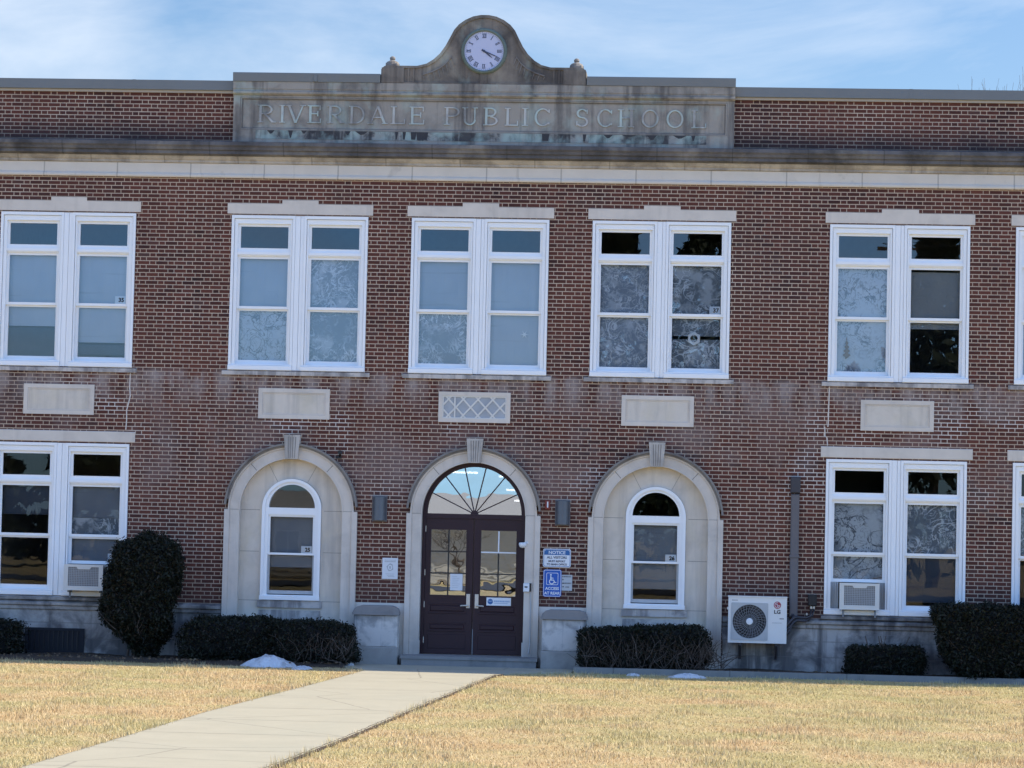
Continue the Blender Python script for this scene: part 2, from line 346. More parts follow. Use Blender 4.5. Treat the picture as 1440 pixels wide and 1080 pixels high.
# ------------------------------------------------------------------ the school building
B = thing("school_building", "two storey red brick school with limestone trim, arched double door and clock gable", "school building", (0, 0, 0))
WC = [-10.19, -7.09, -3.09, 0.0, 3.08, 7.085, 10.19]
UP_T, UP_B, LO_T, LO_B = 7.58, 4.93, 3.625, 1.02
HW = 1.175
ARX = [-3.11, 0.0, 3.075]; ARZ = 2.555
holes = [rect(c - HW, c + HW, UP_B, UP_T) for c in WC] + [rect(c - HW, c + HW, LO_B, LO_T) for c in WC if abs(c) > 5]
holes += [archloop(c, ARZ, .93, .02, 24) for c in ARX]
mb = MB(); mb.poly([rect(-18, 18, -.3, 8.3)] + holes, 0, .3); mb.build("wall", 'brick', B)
mb = MB(); mb.box(-18, 18, .06, .36, 8.7, 9.70); mb.build("parapet_wall", 'brick', B)
mb = MB()
mb.box(-17.9, -17.6, .31, 14, -.3, 9.3); mb.box(17.6, 17.9, .31, 14, -.3, 9.3); mb.box(-17.6, 17.6, 13.7, 14, -.3, 9.3)
mb.box(-17.6, 17.6, .31, 13.7, 8.32, 8.6); mb.box(-17.6, 17.6, .31, 13.7, 4.15, 4.55); mb.box(-17.6, 17.6, .31, 13.7, -.2, .1)
mb.box(-17.6, 17.6, 5.4, 5.6, .1, 4.15); mb.box(-17.6, 17.6, 5.4, 5.6, 4.55, 8.32)
for x in (-8.6, -5.1, -1.6, 1.6, 5.1, 8.65): mb.box(x - .08, x + .08, .31, 5.4, .1, 4.15); mb.box(x - .08, x + .08, .31, 5.4, 4.55, 8.32)
mb.build("interior_shell", 'interior', B)
# coping, cornice, frieze
mb = MB(); mb.prof([(-.03, 9.72), (-.03, 9.885), (.40, 9.915), (.40, 9.72)], -18, -4.27); mb.prof([(-.03, 9.72), (-.03, 9.885), (.40, 9.915), (.40, 9.72)], 4.27, 18)
mb.prof([(-.145, 9.865), (-.155, 9.995), (-.15, 10.015), (.5, 10.03), (.5, 9.865)], -4.29, -1.76); mb.prof([(-.145, 9.865), (-.155, 9.995), (-.15, 10.015), (.5, 10.03), (.5, 9.865)], 1.76, 4.28)
for x in (-6.05, -2.9, 7.2): mb.box(x, x + .06, -.035 if abs(x) > 4.3 else -.16, .3, 9.73 if abs(x) > 4.3 else 9.87, 9.888 if abs(x) > 4.3 else 10.0)
mb.build("coping", 'coping', B)
mb = MB(); mb.box(-18, -4.275, .02, .3, 9.675, 9.718); mb.box(4.275, 18, .02, .3, 9.675, 9.718); mb.split("coping_strip", 'copestrip', B)
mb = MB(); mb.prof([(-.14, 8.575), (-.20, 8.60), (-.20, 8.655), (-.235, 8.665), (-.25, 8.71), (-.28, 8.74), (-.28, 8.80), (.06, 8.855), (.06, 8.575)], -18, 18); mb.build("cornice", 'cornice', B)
mb = MB(); mb.prof([(-.035, 8.455), (-.06, 8.465), (-.06, 8.50), (-.085, 8.52), (-.11, 8.56), (-.11, 8.574), (0, 8.574), (0, 8.455)], -18, 18); mb.build("frieze_moulding", 'friezetop', B)
mb = MB(); mb.prof([(-.03, 8.285), (-.03, 8.452), (0, 8.452), (0, 8.21), (-.045, 8.21), (-.055, 8.225), (-.055, 8.25), (-.045, 8.27)], -18, 18); mb.build("frieze", 'frieze', B)
# name panel
mb = MB(); mb.poly([rect(-4.275, 4.265, 8.80, 9.63), rect(-4.13, 4.12, 9.06, 9.575)], -.10, -.066); mb.box(-4.27, 4.26, -.065, .5, 8.80, 9.63)
mb.prof([(-.115, 9.632), (-.15, 9.66), (-.15, 9.69), (-.12, 9.70), (-.12, 9.73), (-.13, 9.74), (-.13, 9.862), (.5, 9.862), (.5, 9.632)], -4.285, 4.275)
mb.box(-4.11, 4.10, -.0685, -.066, 9.08, 9.555)
SG = mb.build("name_panel", 'sign', B)
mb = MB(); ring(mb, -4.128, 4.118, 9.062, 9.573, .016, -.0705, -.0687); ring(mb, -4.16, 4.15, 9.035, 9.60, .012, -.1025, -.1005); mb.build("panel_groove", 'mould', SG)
mb = MB(); mb.poly([[(-3.88, 8.885), (3.80, 8.885), (3.80, 9.03), (-3.88, 9.03)]], -.106, -.101); mb.build("stain_band", 'signstain', SG)
mb = MB()
for x, w, d, k in [(-3.62, .13, .06, 0), (-3.28, .08, .13, 0), (-3.05, .10, .05, 0), (-2.9, .13, .05, 0), (-2.62, .16, .04, 0), (-2.3, .10, .07, 0), (-2.06, .22, .06, 0), (-1.46, .05, .13, 1), (-1.33, .06, .13, 1), (-1.17, .10, .13, 1), (-1.02, .20, .13, 1), (1.08, .13, .12, 1), (1.74, .06, .12, 1), (2.14, .16, .06, 0), (2.5, .26, .03, 0), (2.88, .17, .08, 0), (3.35, .22, .05, 0), (3.58, .07, .09, 0)]:
    if k: mb.poly([[(x - w / 2, 9.03), (x - w / 2 + .01, 9.03 - d), (x + w / 2 - .02, 9.03 - d), (x + w / 2, 9.03)]], -.109, -.107)
    else: mb.poly([[(x - w / 2, 9.03), (x - w * .1, 9.03 - d), (x + w * .15, 9.03 - d * .9), (x + w / 2, 9.03)]], -.109, -.107)
mb.split("dark_stain", plain('dark_stain', (.05, .048, .05), .9), SG)
# the carved name: serif letters from strokes
def glyph(mb, ch, x0, x1, z0, z1, y0, y1):
    w = x1 - x0; h = z1 - z0; T = .040; t = .020; s = .016; kk = [0]
    def pol(pts):
        kk[0] += 1; mb.poly([[(x0 + a, z0 + b) for a, b in pts]], y0 - kk[0] * .0004, y1)
    def bar(a0, a1, b0, b1): pol([(a0, b0), (a1, b0), (a1, b1), (a0, b1)])
    def ln(a, b, wd): pol([(a[0] - wd / 2, a[1]), (a[0] + wd / 2, a[1]), (b[0] + wd / 2, b[1]), (b[0] - wd / 2, b[1])])
    def ser(cx, b, wd=.10): bar(cx - wd / 2, cx + wd / 2, b, b + s) if b < h / 2 else bar(cx - wd / 2, cx + wd / 2, b - s, b)
    def stem(cx, lo=0, hi=None): bar(cx - T / 2, cx + T / 2, lo, hi or h)
    def bowl(cx, cz, rx, rz, a0, a1, n=20):
        o = [(cx + rx * math.cos(R(a0 + (a1 - a0) * i / n)), cz + rz * math.sin(R(a0 + (a1 - a0) * i / n))) for i in range(n + 1)]
        q = [(cx + (rx - T * .85) * math.cos(R(a0 + (a1 - a0) * i / n)), cz + (rz - t) * math.sin(R(a0 + (a1 - a0) * i / n))) for i in range(n + 1)]
        pol(o + q[::-1])
    L = T * .9
    if ch == 'I': stem(w / 2); ser(w / 2, 0); ser(w / 2, h)
    elif ch == 'L': stem(L); ser(L, 0); ser(L, h); bar(L, w, 0, t); bar(w - t, w, 0, .085)
    elif ch == 'E':
        stem(L); ser(L, 0); ser(L, h); bar(L, w - .01, h - t, h); bar(L, w * .78, h * .53 - t / 2, h * .53 + t / 2); bar(L, w, 0, t)
        bar(w - t - .01, w - .01, h - .08, h); bar(w - t, w, 0, .08); bar(w * .78 - t, w * .78, h * .53 - .045, h * .53 + .045)
    elif ch == 'H':
        stem(L); stem(w - L); bar(L, w - L, h * .52 - t / 2, h * .52 + t / 2)
        for c in (L, w - L): ser(c, 0); ser(c, h)
    elif ch in 'RPB':
        stem(L); ser(L, 0); ser(L, h); b = h * .46
        if ch == 'B':
            bowl(w * .45, h * .75, w * .45, h * .25, -90, 90); bowl(w * .45, h * .26, w * .55, h * .26, -90, 90); bar(L, w * .45, h - t, h); bar(L, w * .45, h * .5, h * .5 + t); bar(L, w * .45, 0, t)
        else:
            bw = w * (.86 if ch == 'R' else 1); bowl(bw * .5, b + (h - b) / 2, bw * .5, (h - b) / 2, -90, 90); bar(L, bw * .5, h - t, h); bar(L, bw * .5, b, b + t)
            if ch == 'R': ln((w - T * .6, 0), (w * .42, b), T * 1.15); ser(w - T * .5, 0, .08)
    elif ch == 'D': stem(L); ser(L, 0); ser(L, h); bowl(w * .40, h / 2, w * .60, h / 2, -90, 90, 28); bar(L, w * .4, h - t, h); bar(L, w * .4, 0, t)
    elif ch == 'V': ln((w * .5, 0), (.03, h), T * 1.1); ln((w * .5, 0), (w - .03, h), t * 1.3); ser(.03, h); ser(w - .03, h)
    elif ch == 'A': ln((.03, 0), (w * .5, h), t * 1.3); ln((w - .03, 0), (w * .5, h), T * 1.1); bar(w * .26, w * .74, h * .33, h * .33 + t); ser(.03, 0); ser(w - .03, 0)
    elif ch == 'U': stem(L, h * .3); ser(L, h); bar(w - L - t / 2, w - L + t / 2, h * .3, h); ser(w - L, h); bowl(w / 2, h * .32, w / 2 - L + T / 2, h * .32, 180, 360)
    elif ch == 'O': bowl(w / 2, h / 2, w / 2, h / 2, 0, 359.9, 40)
    elif ch == 'C': bowl(w * .54, h / 2, w * .54, h / 2, 42, 318, 36); bar(w * .54 + w * .54 * .68, w * .54 + w * .54 * .68 + t, h * .74, h * .94); bar(w * .54 + w * .54 * .68, w * .54 + w * .54 * .68 + t, h * .1, h * .22)
    elif ch == 'S': bowl(w / 2, h * .74, w * .46, h * .26, 30, 270, 24); bowl(w / 2, h * .27, w * .5, h * .27, -150, 90, 24); bar(w * .86, w * .86 + t, h * .72, h * .95); bar(.005, .005 + t, h * .06, h * .3)
LT = [('R', -3.845, -3.563), ('I', -3.464, -3.405), ('V', -3.354, -3.048), ('E', -2.987, -2.766), ('R', -2.644, -2.387), ('D', -2.277, -2.021), ('A', -1.948, -1.642), ('L', -1.557, -1.325), ('E', -1.24, -0.997), ('P', -0.644, -0.396), ('U', -0.34, -0.099), ('B', 0.025, 0.256), ('L', 0.389, 0.605), ('I', 0.692, 0.753), ('C', 0.884, 1.143), ('S', 1.588, 1.794), ('C', 1.951, 2.202), ('H', 2.313, 2.564), ('O', 2.699, 2.988), ('O', 3.121, 3.407), ('L', 3.554, 3.794)]
for c, a, b in LT:
    mb = MB(); glyph(mb, c, a, b, 9.165, 9.47, -.086, -.070); mb.build("letter", 'letters', SG)
# clock gable
half = [(1.75, 9.865), (1.75, 10.10), (1.70, 10.155), (1.62, 10.17), (1.47, 10.165), (1.14, 10.165), (.98, 10.205), (.86, 10.28), (.75, 10.385), (.66, 10.515), (.59, 10.65), (.52, 10.79), (.44, 10.885), (.33, 10.965), (.20, 11.025), (.07, 11.05)]
out = [(a, b) for a, b in half] + [(-a, b) for a, b in half[::-1]]
mb = MB(); mb.poly([out], -.10, .36)
inn = [(1.70, 9.885), (1.70, 10.08), (1.64, 10.125), (1.14, 10.125), (.95, 10.17), (.82, 10.25), (.71, 10.36), (.62, 10.49), (.55, 10.63), (.48, 10.76), (.40, 10.85), (.30, 10.92), (.18, 10.975), (.06, 11.0)]
rim = [(a, b) for a, b in inn] + [(-a, b) for a, b in inn[::-1]]
mb.poly([out, rim], -.125, -.101)
for s in (-1, 1):
    mb.box(min(s * 1.36, s * 1.74), max(s * 1.36, s * 1.74), -.135, -.126, 9.87, 10.13)
    mb.box(min(s * 1.18, s * 1.21), max(s * 1.18, s * 1.21), -.115, -.102, 9.88, 10.13); mb.box(min(s * 1.27, s * 1.30), max(s * 1.27, s * 1.30), -.115, -.102, 9.88, 10.13)
mb.box(-.06, .06, -.118, -.102, 9.87, 10.06)
GB = mb.build("clock_gable", 'gable', B)
for s in (-1, 1):      # fluted scroll fans either side of the clock
    mb = MB(); e = [(.55, 10.35), (.63, 10.24), (.74, 10.15), (.88, 10.08), (1.04, 10.03)]
    mb.poly([[(s * a_, b_) for a_, b_ in e] + [(s * a_, b_ - .022) for a_, b_ in e[::-1]]], -.122, -.101)
    for k in range(8):
        u = k / 7; x = np.interp(u, [0, .25, .5, .75, 1], [p[0] for p in e]); z = np.interp(u, [0, .25, .5, .75, 1], [p[1] for p in e]) - .03; ln_ = .13 + .05 * math.sin(u * 3.1) - .08 * u
        mb.poly([[(s * (x - .009), z), (s * (x + .009), z), (s * (x - .045 + .02 * u), z - ln_), (s * (x - .053 + .02 * u), z - ln_)]], -.116, -.101)
    mb.build("fluted_fan", 'mould', GB)
for s in (-1, 1):
    mb = MB(); x = s * 1.575
    mb.lathe_z(x, .02, [(0, 10.16), (.115, 10.16), (.12, 10.20), (.10, 10.245), (.06, 10.265), (.035, 10.28), (.05, 10.30), (.045, 10.325), (.02, 10.345), (0, 10.35)], 12)
    for k in range(7): a = k * .9; mb.box(x + .10 * math.cos(a) - .02, x + .10 * math.cos(a) + .02, .02 + .1 * math.sin(a) - .02, .02 + .1 * math.sin(a) + .02, 10.16, 10.215 + .01 * (k % 3))
    mb.build("stone_finial", 'mould', GB)
CK = MB(); CK.lathe_y(0, 10.43, [(.335, -.10), (.335, -.145), (.350, -.165), (.372, -.16), (.388, -.135), (.395, -.10)], 56); CKo = CK.build("clock", 'verdigris', B, smooth=True)
mb = MB(); mb.lathe_y(0, 10.43, [(0, -.128), (.336, -.128), (.336, -.11), (0, -.11)], 56); mb.build("clock_face", 'dial', CKo)
mb = MB()
def rot2(a, b, t, r): # local (a across, b outward) at dial angle t (clockwise from 12)
    return (a * math.cos(t) + (r + b) * math.sin(t), 10.43 - a * math.sin(t) + (r + b) * math.cos(t))
RN = ['XII', 'I', 'II', 'III', 'IIII', 'V', 'VI', 'VII', 'VIII', 'IX', 'X', 'XI']; kq = 0
for i, s in enumerate(RN):
    mb = MB(); t = R(30 * i); wd = {'I': .019, 'V': .036, 'X': .036}; tot = sum(wd[c] for c in s); a = -tot / 2; hh = .066; r0 = .228
    def st(a0, a1, w_, b0=0, b1=hh):
        global kq; kq += 1
        mb.poly([[rot2(a0 - w_ / 2, b0, t, r0), rot2(a0 + w_ / 2, b0, t, r0), rot2(a1 + w_ / 2, b1, t, r0), rot2(a1 - w_ / 2, b1, t, r0)]], -.1305 - (kq % 7) * .0002, -.1285)
    for c in s:
        if c == 'I': st(a + .0095, a + .0095, .0105)
        elif c == 'V': st(a + .018, a + .006, .011); st(a + .018, a + .030, .005)
        else: st(a + .030, a + .006, .011); st(a + .006, a + .030, .005)
        a += wd[c]
    st(0, 0, tot * .95, -.004, .003); st(0, 0, tot * .95, hh - .003, hh + .004); mb.build("numeral", 'navy', CKo)
mb = MB()
for i in range(60):
    t = R(6 * i); mb.poly([[rot2(-.0025, 0, t, .308), rot2(.0025, 0, t, .308), rot2(.0025, .012, t, .308), rot2(-.0025, .012, t, .308)]], -.131, -.1285)
mb.build("minute_track", 'navy', CKo)
for nm, ang, ln_, w0, yy in (("hour_hand", 129, .20, .026, -.135), ("minute_hand", 113, .285, .020, -.140)):
    mb = MB(); t = R(ang); mb.poly([[rot2(-w0 / 2, -.045, t, 0), rot2(w0 / 2, -.045, t, 0), rot2(w0 * .42, ln_ * .62, t, 0), rot2(.001, ln_, t, 0), rot2(-w0 * .42, ln_ * .62, t, 0)]], yy, yy + .004)
    mb.lathe_y(0, 10.43, [(0, yy - .004), (.022, yy - .003), (.022, yy + .002)], 16); mb.build(nm, 'navy', CKo)

# windows -----------------------------------------------------------------
GHW = .408; UO = .61
def card(par, x0, x1, z0, z1, txt, y=.105):
    mb = MB(); mb.box(x0, x1, y, y + .003, z0, z1); text_into(mb, txt, (x0 + x1) / 2 + .02, z0 + (z1 - z0) * .26, (z1 - z0) * .72, y - .002, y, 1, bold=.004)
    mb.build("number_card", ['signwhite', 'black'], par, recalc=False)
def window_pair(cx, zt, zb, spec, raised=True, nolint=False):
    H = zt - zb; GL = 'glass' if raised else 'glass_low'
    mb = MB(); us = (-UO, UO)
    ho = []
    for u in us: ho += [rect(cx + u - .455, cx + u + .455, zt - .605, zt - .145), rect(cx + u - .455, cx + u + .455, zb + .10, zt - .695)]
    mb.poly([rect(cx - HW + .004, cx + HW - .004, zb + .004, zt - .004)] + ho, .03, .14)
    for u in us:   # stepped casing round each light, mitred look
        xo0, xo1 = (cx - HW + .004, cx - .075) if u < 0 else (cx + .075, cx + HW - .004)
        mb.poly([rect(xo0, xo1, zb + .085, zt - .004), rect(xo0 + .045, xo1 - .045, zb + .10, zt - .055)], -.022, .029)
        mb.poly([rect(xo0 + .052, xo1 - .052, zb + .088, zt - .062), rect(cx + u - .455, cx + u + .455, zb + .10, zt - .145)], .002, .0285)
        mb.box(cx + u - .455, cx + u + .455, .012, .029, zt - .675, zt - .625)
    mb.box(cx - .072, cx + .012, -.012, .029, zb + .004, zt - .006); mb.box(cx + .017, cx + .072, -.010, .029, zb + .004, zt - .006)
    mb.prof([(.029, zb + .083), (-.03, zb + .083), (-.045, zb + .072), (-.045, zb + .006), (-.03, zb - .004), (.029, zb - .004)], cx - HW, cx - .075)
    mb.prof([(.029, zb + .083), (-.03, zb + .083), (-.045, zb + .072), (-.045, zb + .006), (-.03, zb - .004), (.029, zb - .004)], cx + .075, cx + HW)
    Wn = mb.build("window", 'white', B)
    lt = zt + .022; lb = .205
    mb = MB()
    if nolint: mb.bevbox(cx - 1.265, cx + 1.265, -.02, .02, lt, lt + .185, .008)
    else: mb.poly([[(cx - 1.25, lt), (cx + 1.25, lt), (cx + 1.25, lt + .175), (cx + .31, lt + .175), (cx + .31, lt + .24), (cx - .31, lt + .24), (cx - .31, lt + .175), (cx - 1.25, lt + .175)]], -.02, .02)
    mb.build("lintel", 'lime', Wn)
    if raised: mb = MB(); mb.prof([(.02, zb - .085), (-.05, zb - .085), (-.05, zb - .02), (.02, zb - .006)], cx - 1.27, cx + 1.26); mb.build("sill", 'sill', Wn)
    else: mb = MB(); mb.prof([(.02, zb - .08), (-.10, zb - .075), (-.10, zb - .03), (-.02, zb - .008), (.02, zb - .006)], cx - 1.22, cx + 1.22); mb.build("sill", 'base', Wn)
    for u, sp in zip(us, spec):
        X0, X1 = cx + u - .455, cx + u + .455; g0, g1 = cx + u - GHW, cx + u + GHW
        mb = MB(); ring(mb, X0, X1, zt - .605, zt - .145, .046, .045, .09); mb.build("transom_sash", 'white', Wn)
        mb = MB(); mb.add([(g0, .07, zt - .56), (g1, .07, zt - .56), (g1, .07, zt - .19), (g0, .07, zt - .19)], [(0, 1, 2, 3)]); mb.build("transom_pane", GL, Wn, recalc=False)
        mb = MB(); ring(mb, X0, X1, zt - 1.60, zt - .695, .046, .06, .10); mb.build("upper_sash", 'white', Wn)
        mb = MB(); mb.add([(g0, .08, zt - 1.555), (g1, .08, zt - 1.555), (g1, .08, zt - .74), (g0, .08, zt - .74)], [(0, 1, 2, 3)]); mb.build("upper_pane", GL, Wn, recalc=False)
        lbz = zb + .10 if not sp.get('ac') else zt - 2.06
        mb = MB(); ring(mb, X0, X1, lbz, zt - 1.585, .046, .101, .135, .075 if not sp.get('ac') else .055); mb.build("lower_sash", 'white', Wn)
        mb = MB(); b_ = .07 if not sp.get('ac') else .05
        mb.add([(g0, .118, lbz + b_), (g1, .118, lbz + b_), (g1, .118, zt - 1.63), (g0, .118, zt - 1.63)], [(0, 1, 2, 3)]); mb.build("lower_pane", GL, Wn, recalc=False)
        # shades and lace hung behind the glass
        for k, (top, bot) in {'t': (zt - .15, zt - .60), 'up': (zt - .70, zt - 1.60), 'low': (zt - 1.60, lbz)}.items():
            for (mt, f0, f1) in sp.get(k, []):
                mb = MB(); za, zb_ = top - (top - bot) * f0, top - (top - bot) * f1; off = {'t': .2, 'up': .175, 'low': .19}[k]
                # gently billowed cloth, four columns
                n_ = 8; vs = []; 
                for i in range(n_ + 1):
                    x = X0 - .02 + (X1 - X0 + .04) * i / n_; dy = .006 * math.sin(i * 1.3 + cx)
                    vs += [(x, off + dy, zb_), (x, off + dy, za), (x, off + dy + .003, za), (x, off + dy + .003, zb_)]
                fs = []
                for i in range(n_):
                    a = i * 4; fs += [(a, a + 4, a + 5, a + 1), (a + 1, a + 5, a + 6, a + 2), (a + 2, a + 6, a + 7, a + 3), (a + 3, a + 7, a + 4, a)]
                mb.add(vs, fs)
                if f1 < 1 and mt.startswith('sh'): mb.box(X0, X1, off - .012, off - .004, zb_ - .012, zb_ + .012)
                mb.build("window_shade" if mt.startswith('sh') else "curtain", mt, Wn)
        if 'card' in sp:
            nm, up = sp['card']; zc = (zt - 1.555) if up else (lbz + .05)
            card(Wn, g1 - .19, g1 - .01, zc + .0, zc + .135, nm, .0815 if up else .122)
        for orn in sp.get('orn', []):
            kx, kz, r_, kind = orn; xx = g0 + (g1 - g0) * kx; zz = zt - 1.63 - .8 * kz; mb = MB(); yy = .130
            if kind == 'fir':
                pts = [(xx - .02, zz - r_)] + [(xx + (.03 + .045 * (k % 2)) * (1 - k / 11) * (1 if k < 9 else .5), zz - r_ * .8 + r_ * 1.7 * k / 10) for k in range(11)] + [(xx, zz + r_)] + [(xx - (.03 + .045 * (k % 2)) * (1 - k / 11), zz - r_ * .8 + r_ * 1.7 * k / 10) for k in range(10, -1, -1)] + [(xx - .021, zz - r_ * .9)]
                mb.poly([pts], yy, yy + .003); mb.build("paper_fir_tree", plain('brown_paper', (.26, .17, .11), .8, 0, .5, 25), Wn); continue
            if kind == 'star':
                for q in range(3):
                    a = R(60 * q); c_, s_ = math.cos(a), math.sin(a); w_ = r_ * .16
                    mb.poly([[(xx - c_ * r_ + s_ * w_ * .2, zz - s_ * r_ - c_ * w_ * .2), (xx + s_ * w_, zz - c_ * w_), (xx + c_ * r_, zz + s_ * r_), (xx - s_ * w_, zz + c_ * w_)]], yy - .001 * q, yy + .004)
            else:
                loops = [[(xx + r_ * (1 + .16 * (q % 2)) * math.cos(R(30 * q)), zz + r_ * (1 + .16 * (q % 2)) * math.sin(R(30 * q))) for q in range(12)], [(xx + r_ * .62 * math.cos(R(30 * q)), zz + r_ * .62 * math.sin(R(30 * q))) for q in range(12)]]
                mb.poly(loops, yy, yy + .004)
            mb.build("paper_snowflake", 'white', Wn)
        if sp.get('ac'):
            mb = MB(); z1 = lbz - .002
            for k in range(4):
                for side in (0, 1):
                    a0, a1 = (X0, sp['ac'][0]) if side == 0 else (sp['ac'][1], X1)
                    w_ = (a1 - a0) / 4
                    if w_ > .004: mb.box(a0 + k * w_, a0 + k * w_ + w_ * .86, .10 + .01 * (k % 2), .125, zb + .10, z1)
            mb.build("side_curtain", 'lgrey', Wn)
    return Wn
P_ = [('sh_plain', 0, 1)]
dark = {}
S = {}
window_pair(-10.19, UP_T, UP_B, [dict(up=P_, low=P_), dict(up=P_, low=P_)])
window_pair(-7.09, UP_T, UP_B, [dict(up=P_, low=[('sh_plain', 0, .36), ('dkfab', .40, 1)]), dict(up=P_, low=[('sh_plain', 0, .64), ('sh_dim', .69, .86)], card=('35', 1))])
window_pair(-3.09, UP_T, UP_B, [dict(up=P_, low=[('lace_l', 0, 1)]), dict(up=[('lace_m', 0, 1)], low=[('lace_m', 0, 1)])])
window_pair(0, UP_T, UP_B, [dict(up=[('sh_plain', 0, 1)], low=[('lace_m', 0, 1)]), dict(up=P_, low=P_, orn=[(.71, .40, .075, 'star')])])
window_pair(3.08, UP_T, UP_B, [dict(up=[('lace_m', 0, 1)], low=[('lace_m', 0, 1)]), dict(up=[('lace_d', 0, 1)], low=[('lace_d', 0, .34), ('lace_d', .40, 1)], card=('37', 1), orn=[(.46, .42, .10, 'wreath'), (.68, .78, .06, 'star')])])
window_pair(7.085, UP_T, UP_B, [dict(up=[('lace_l', 0, 1)], low=[('lace_l', 0, 1)], orn=[(.20, .55, .20, 'fir')]), dict(up=[('sh_warm', .08, 1)], low=[('sh_warm', 0, .13)])])
window_pair(10.19, UP_T, UP_B, [dict(up=P_, low=P_), dict(up=P_, low=P_)])
AC1 = (-6.905, -6.235); AC2 = (6.16, 6.83)
window_pair(-10.19, LO_T, LO_B, [dict(up=[('sh_grey', 0, 1)]), dict(up=[('sh_grey', 0, 1)])], False, True)
window_pair(-7.09, LO_T, LO_B, [dict(up=[('sh_dim', 0, .58)]), dict(up=[('sh_grey', 0, .62), ('lace_d', .64, 1)], low=[('sh_grey', 0, 1)], ac=AC1, card=('9', 0))], False, True)
window_pair(7.085, LO_T, LO_B, [dict(up=[('lace_s', 0, 1)], low=[('lace_s', 0, 1)], ac=AC2), dict(up=[('lace_d', 0, 1)], low=[('sh_dim', 0, .84)])], False, True)
window_pair(10.19, LO_T, LO_B, [dict(up=[('lace_d', 0, 1)]), dict(up=[('lace_d', 0, 1)])], False, True)

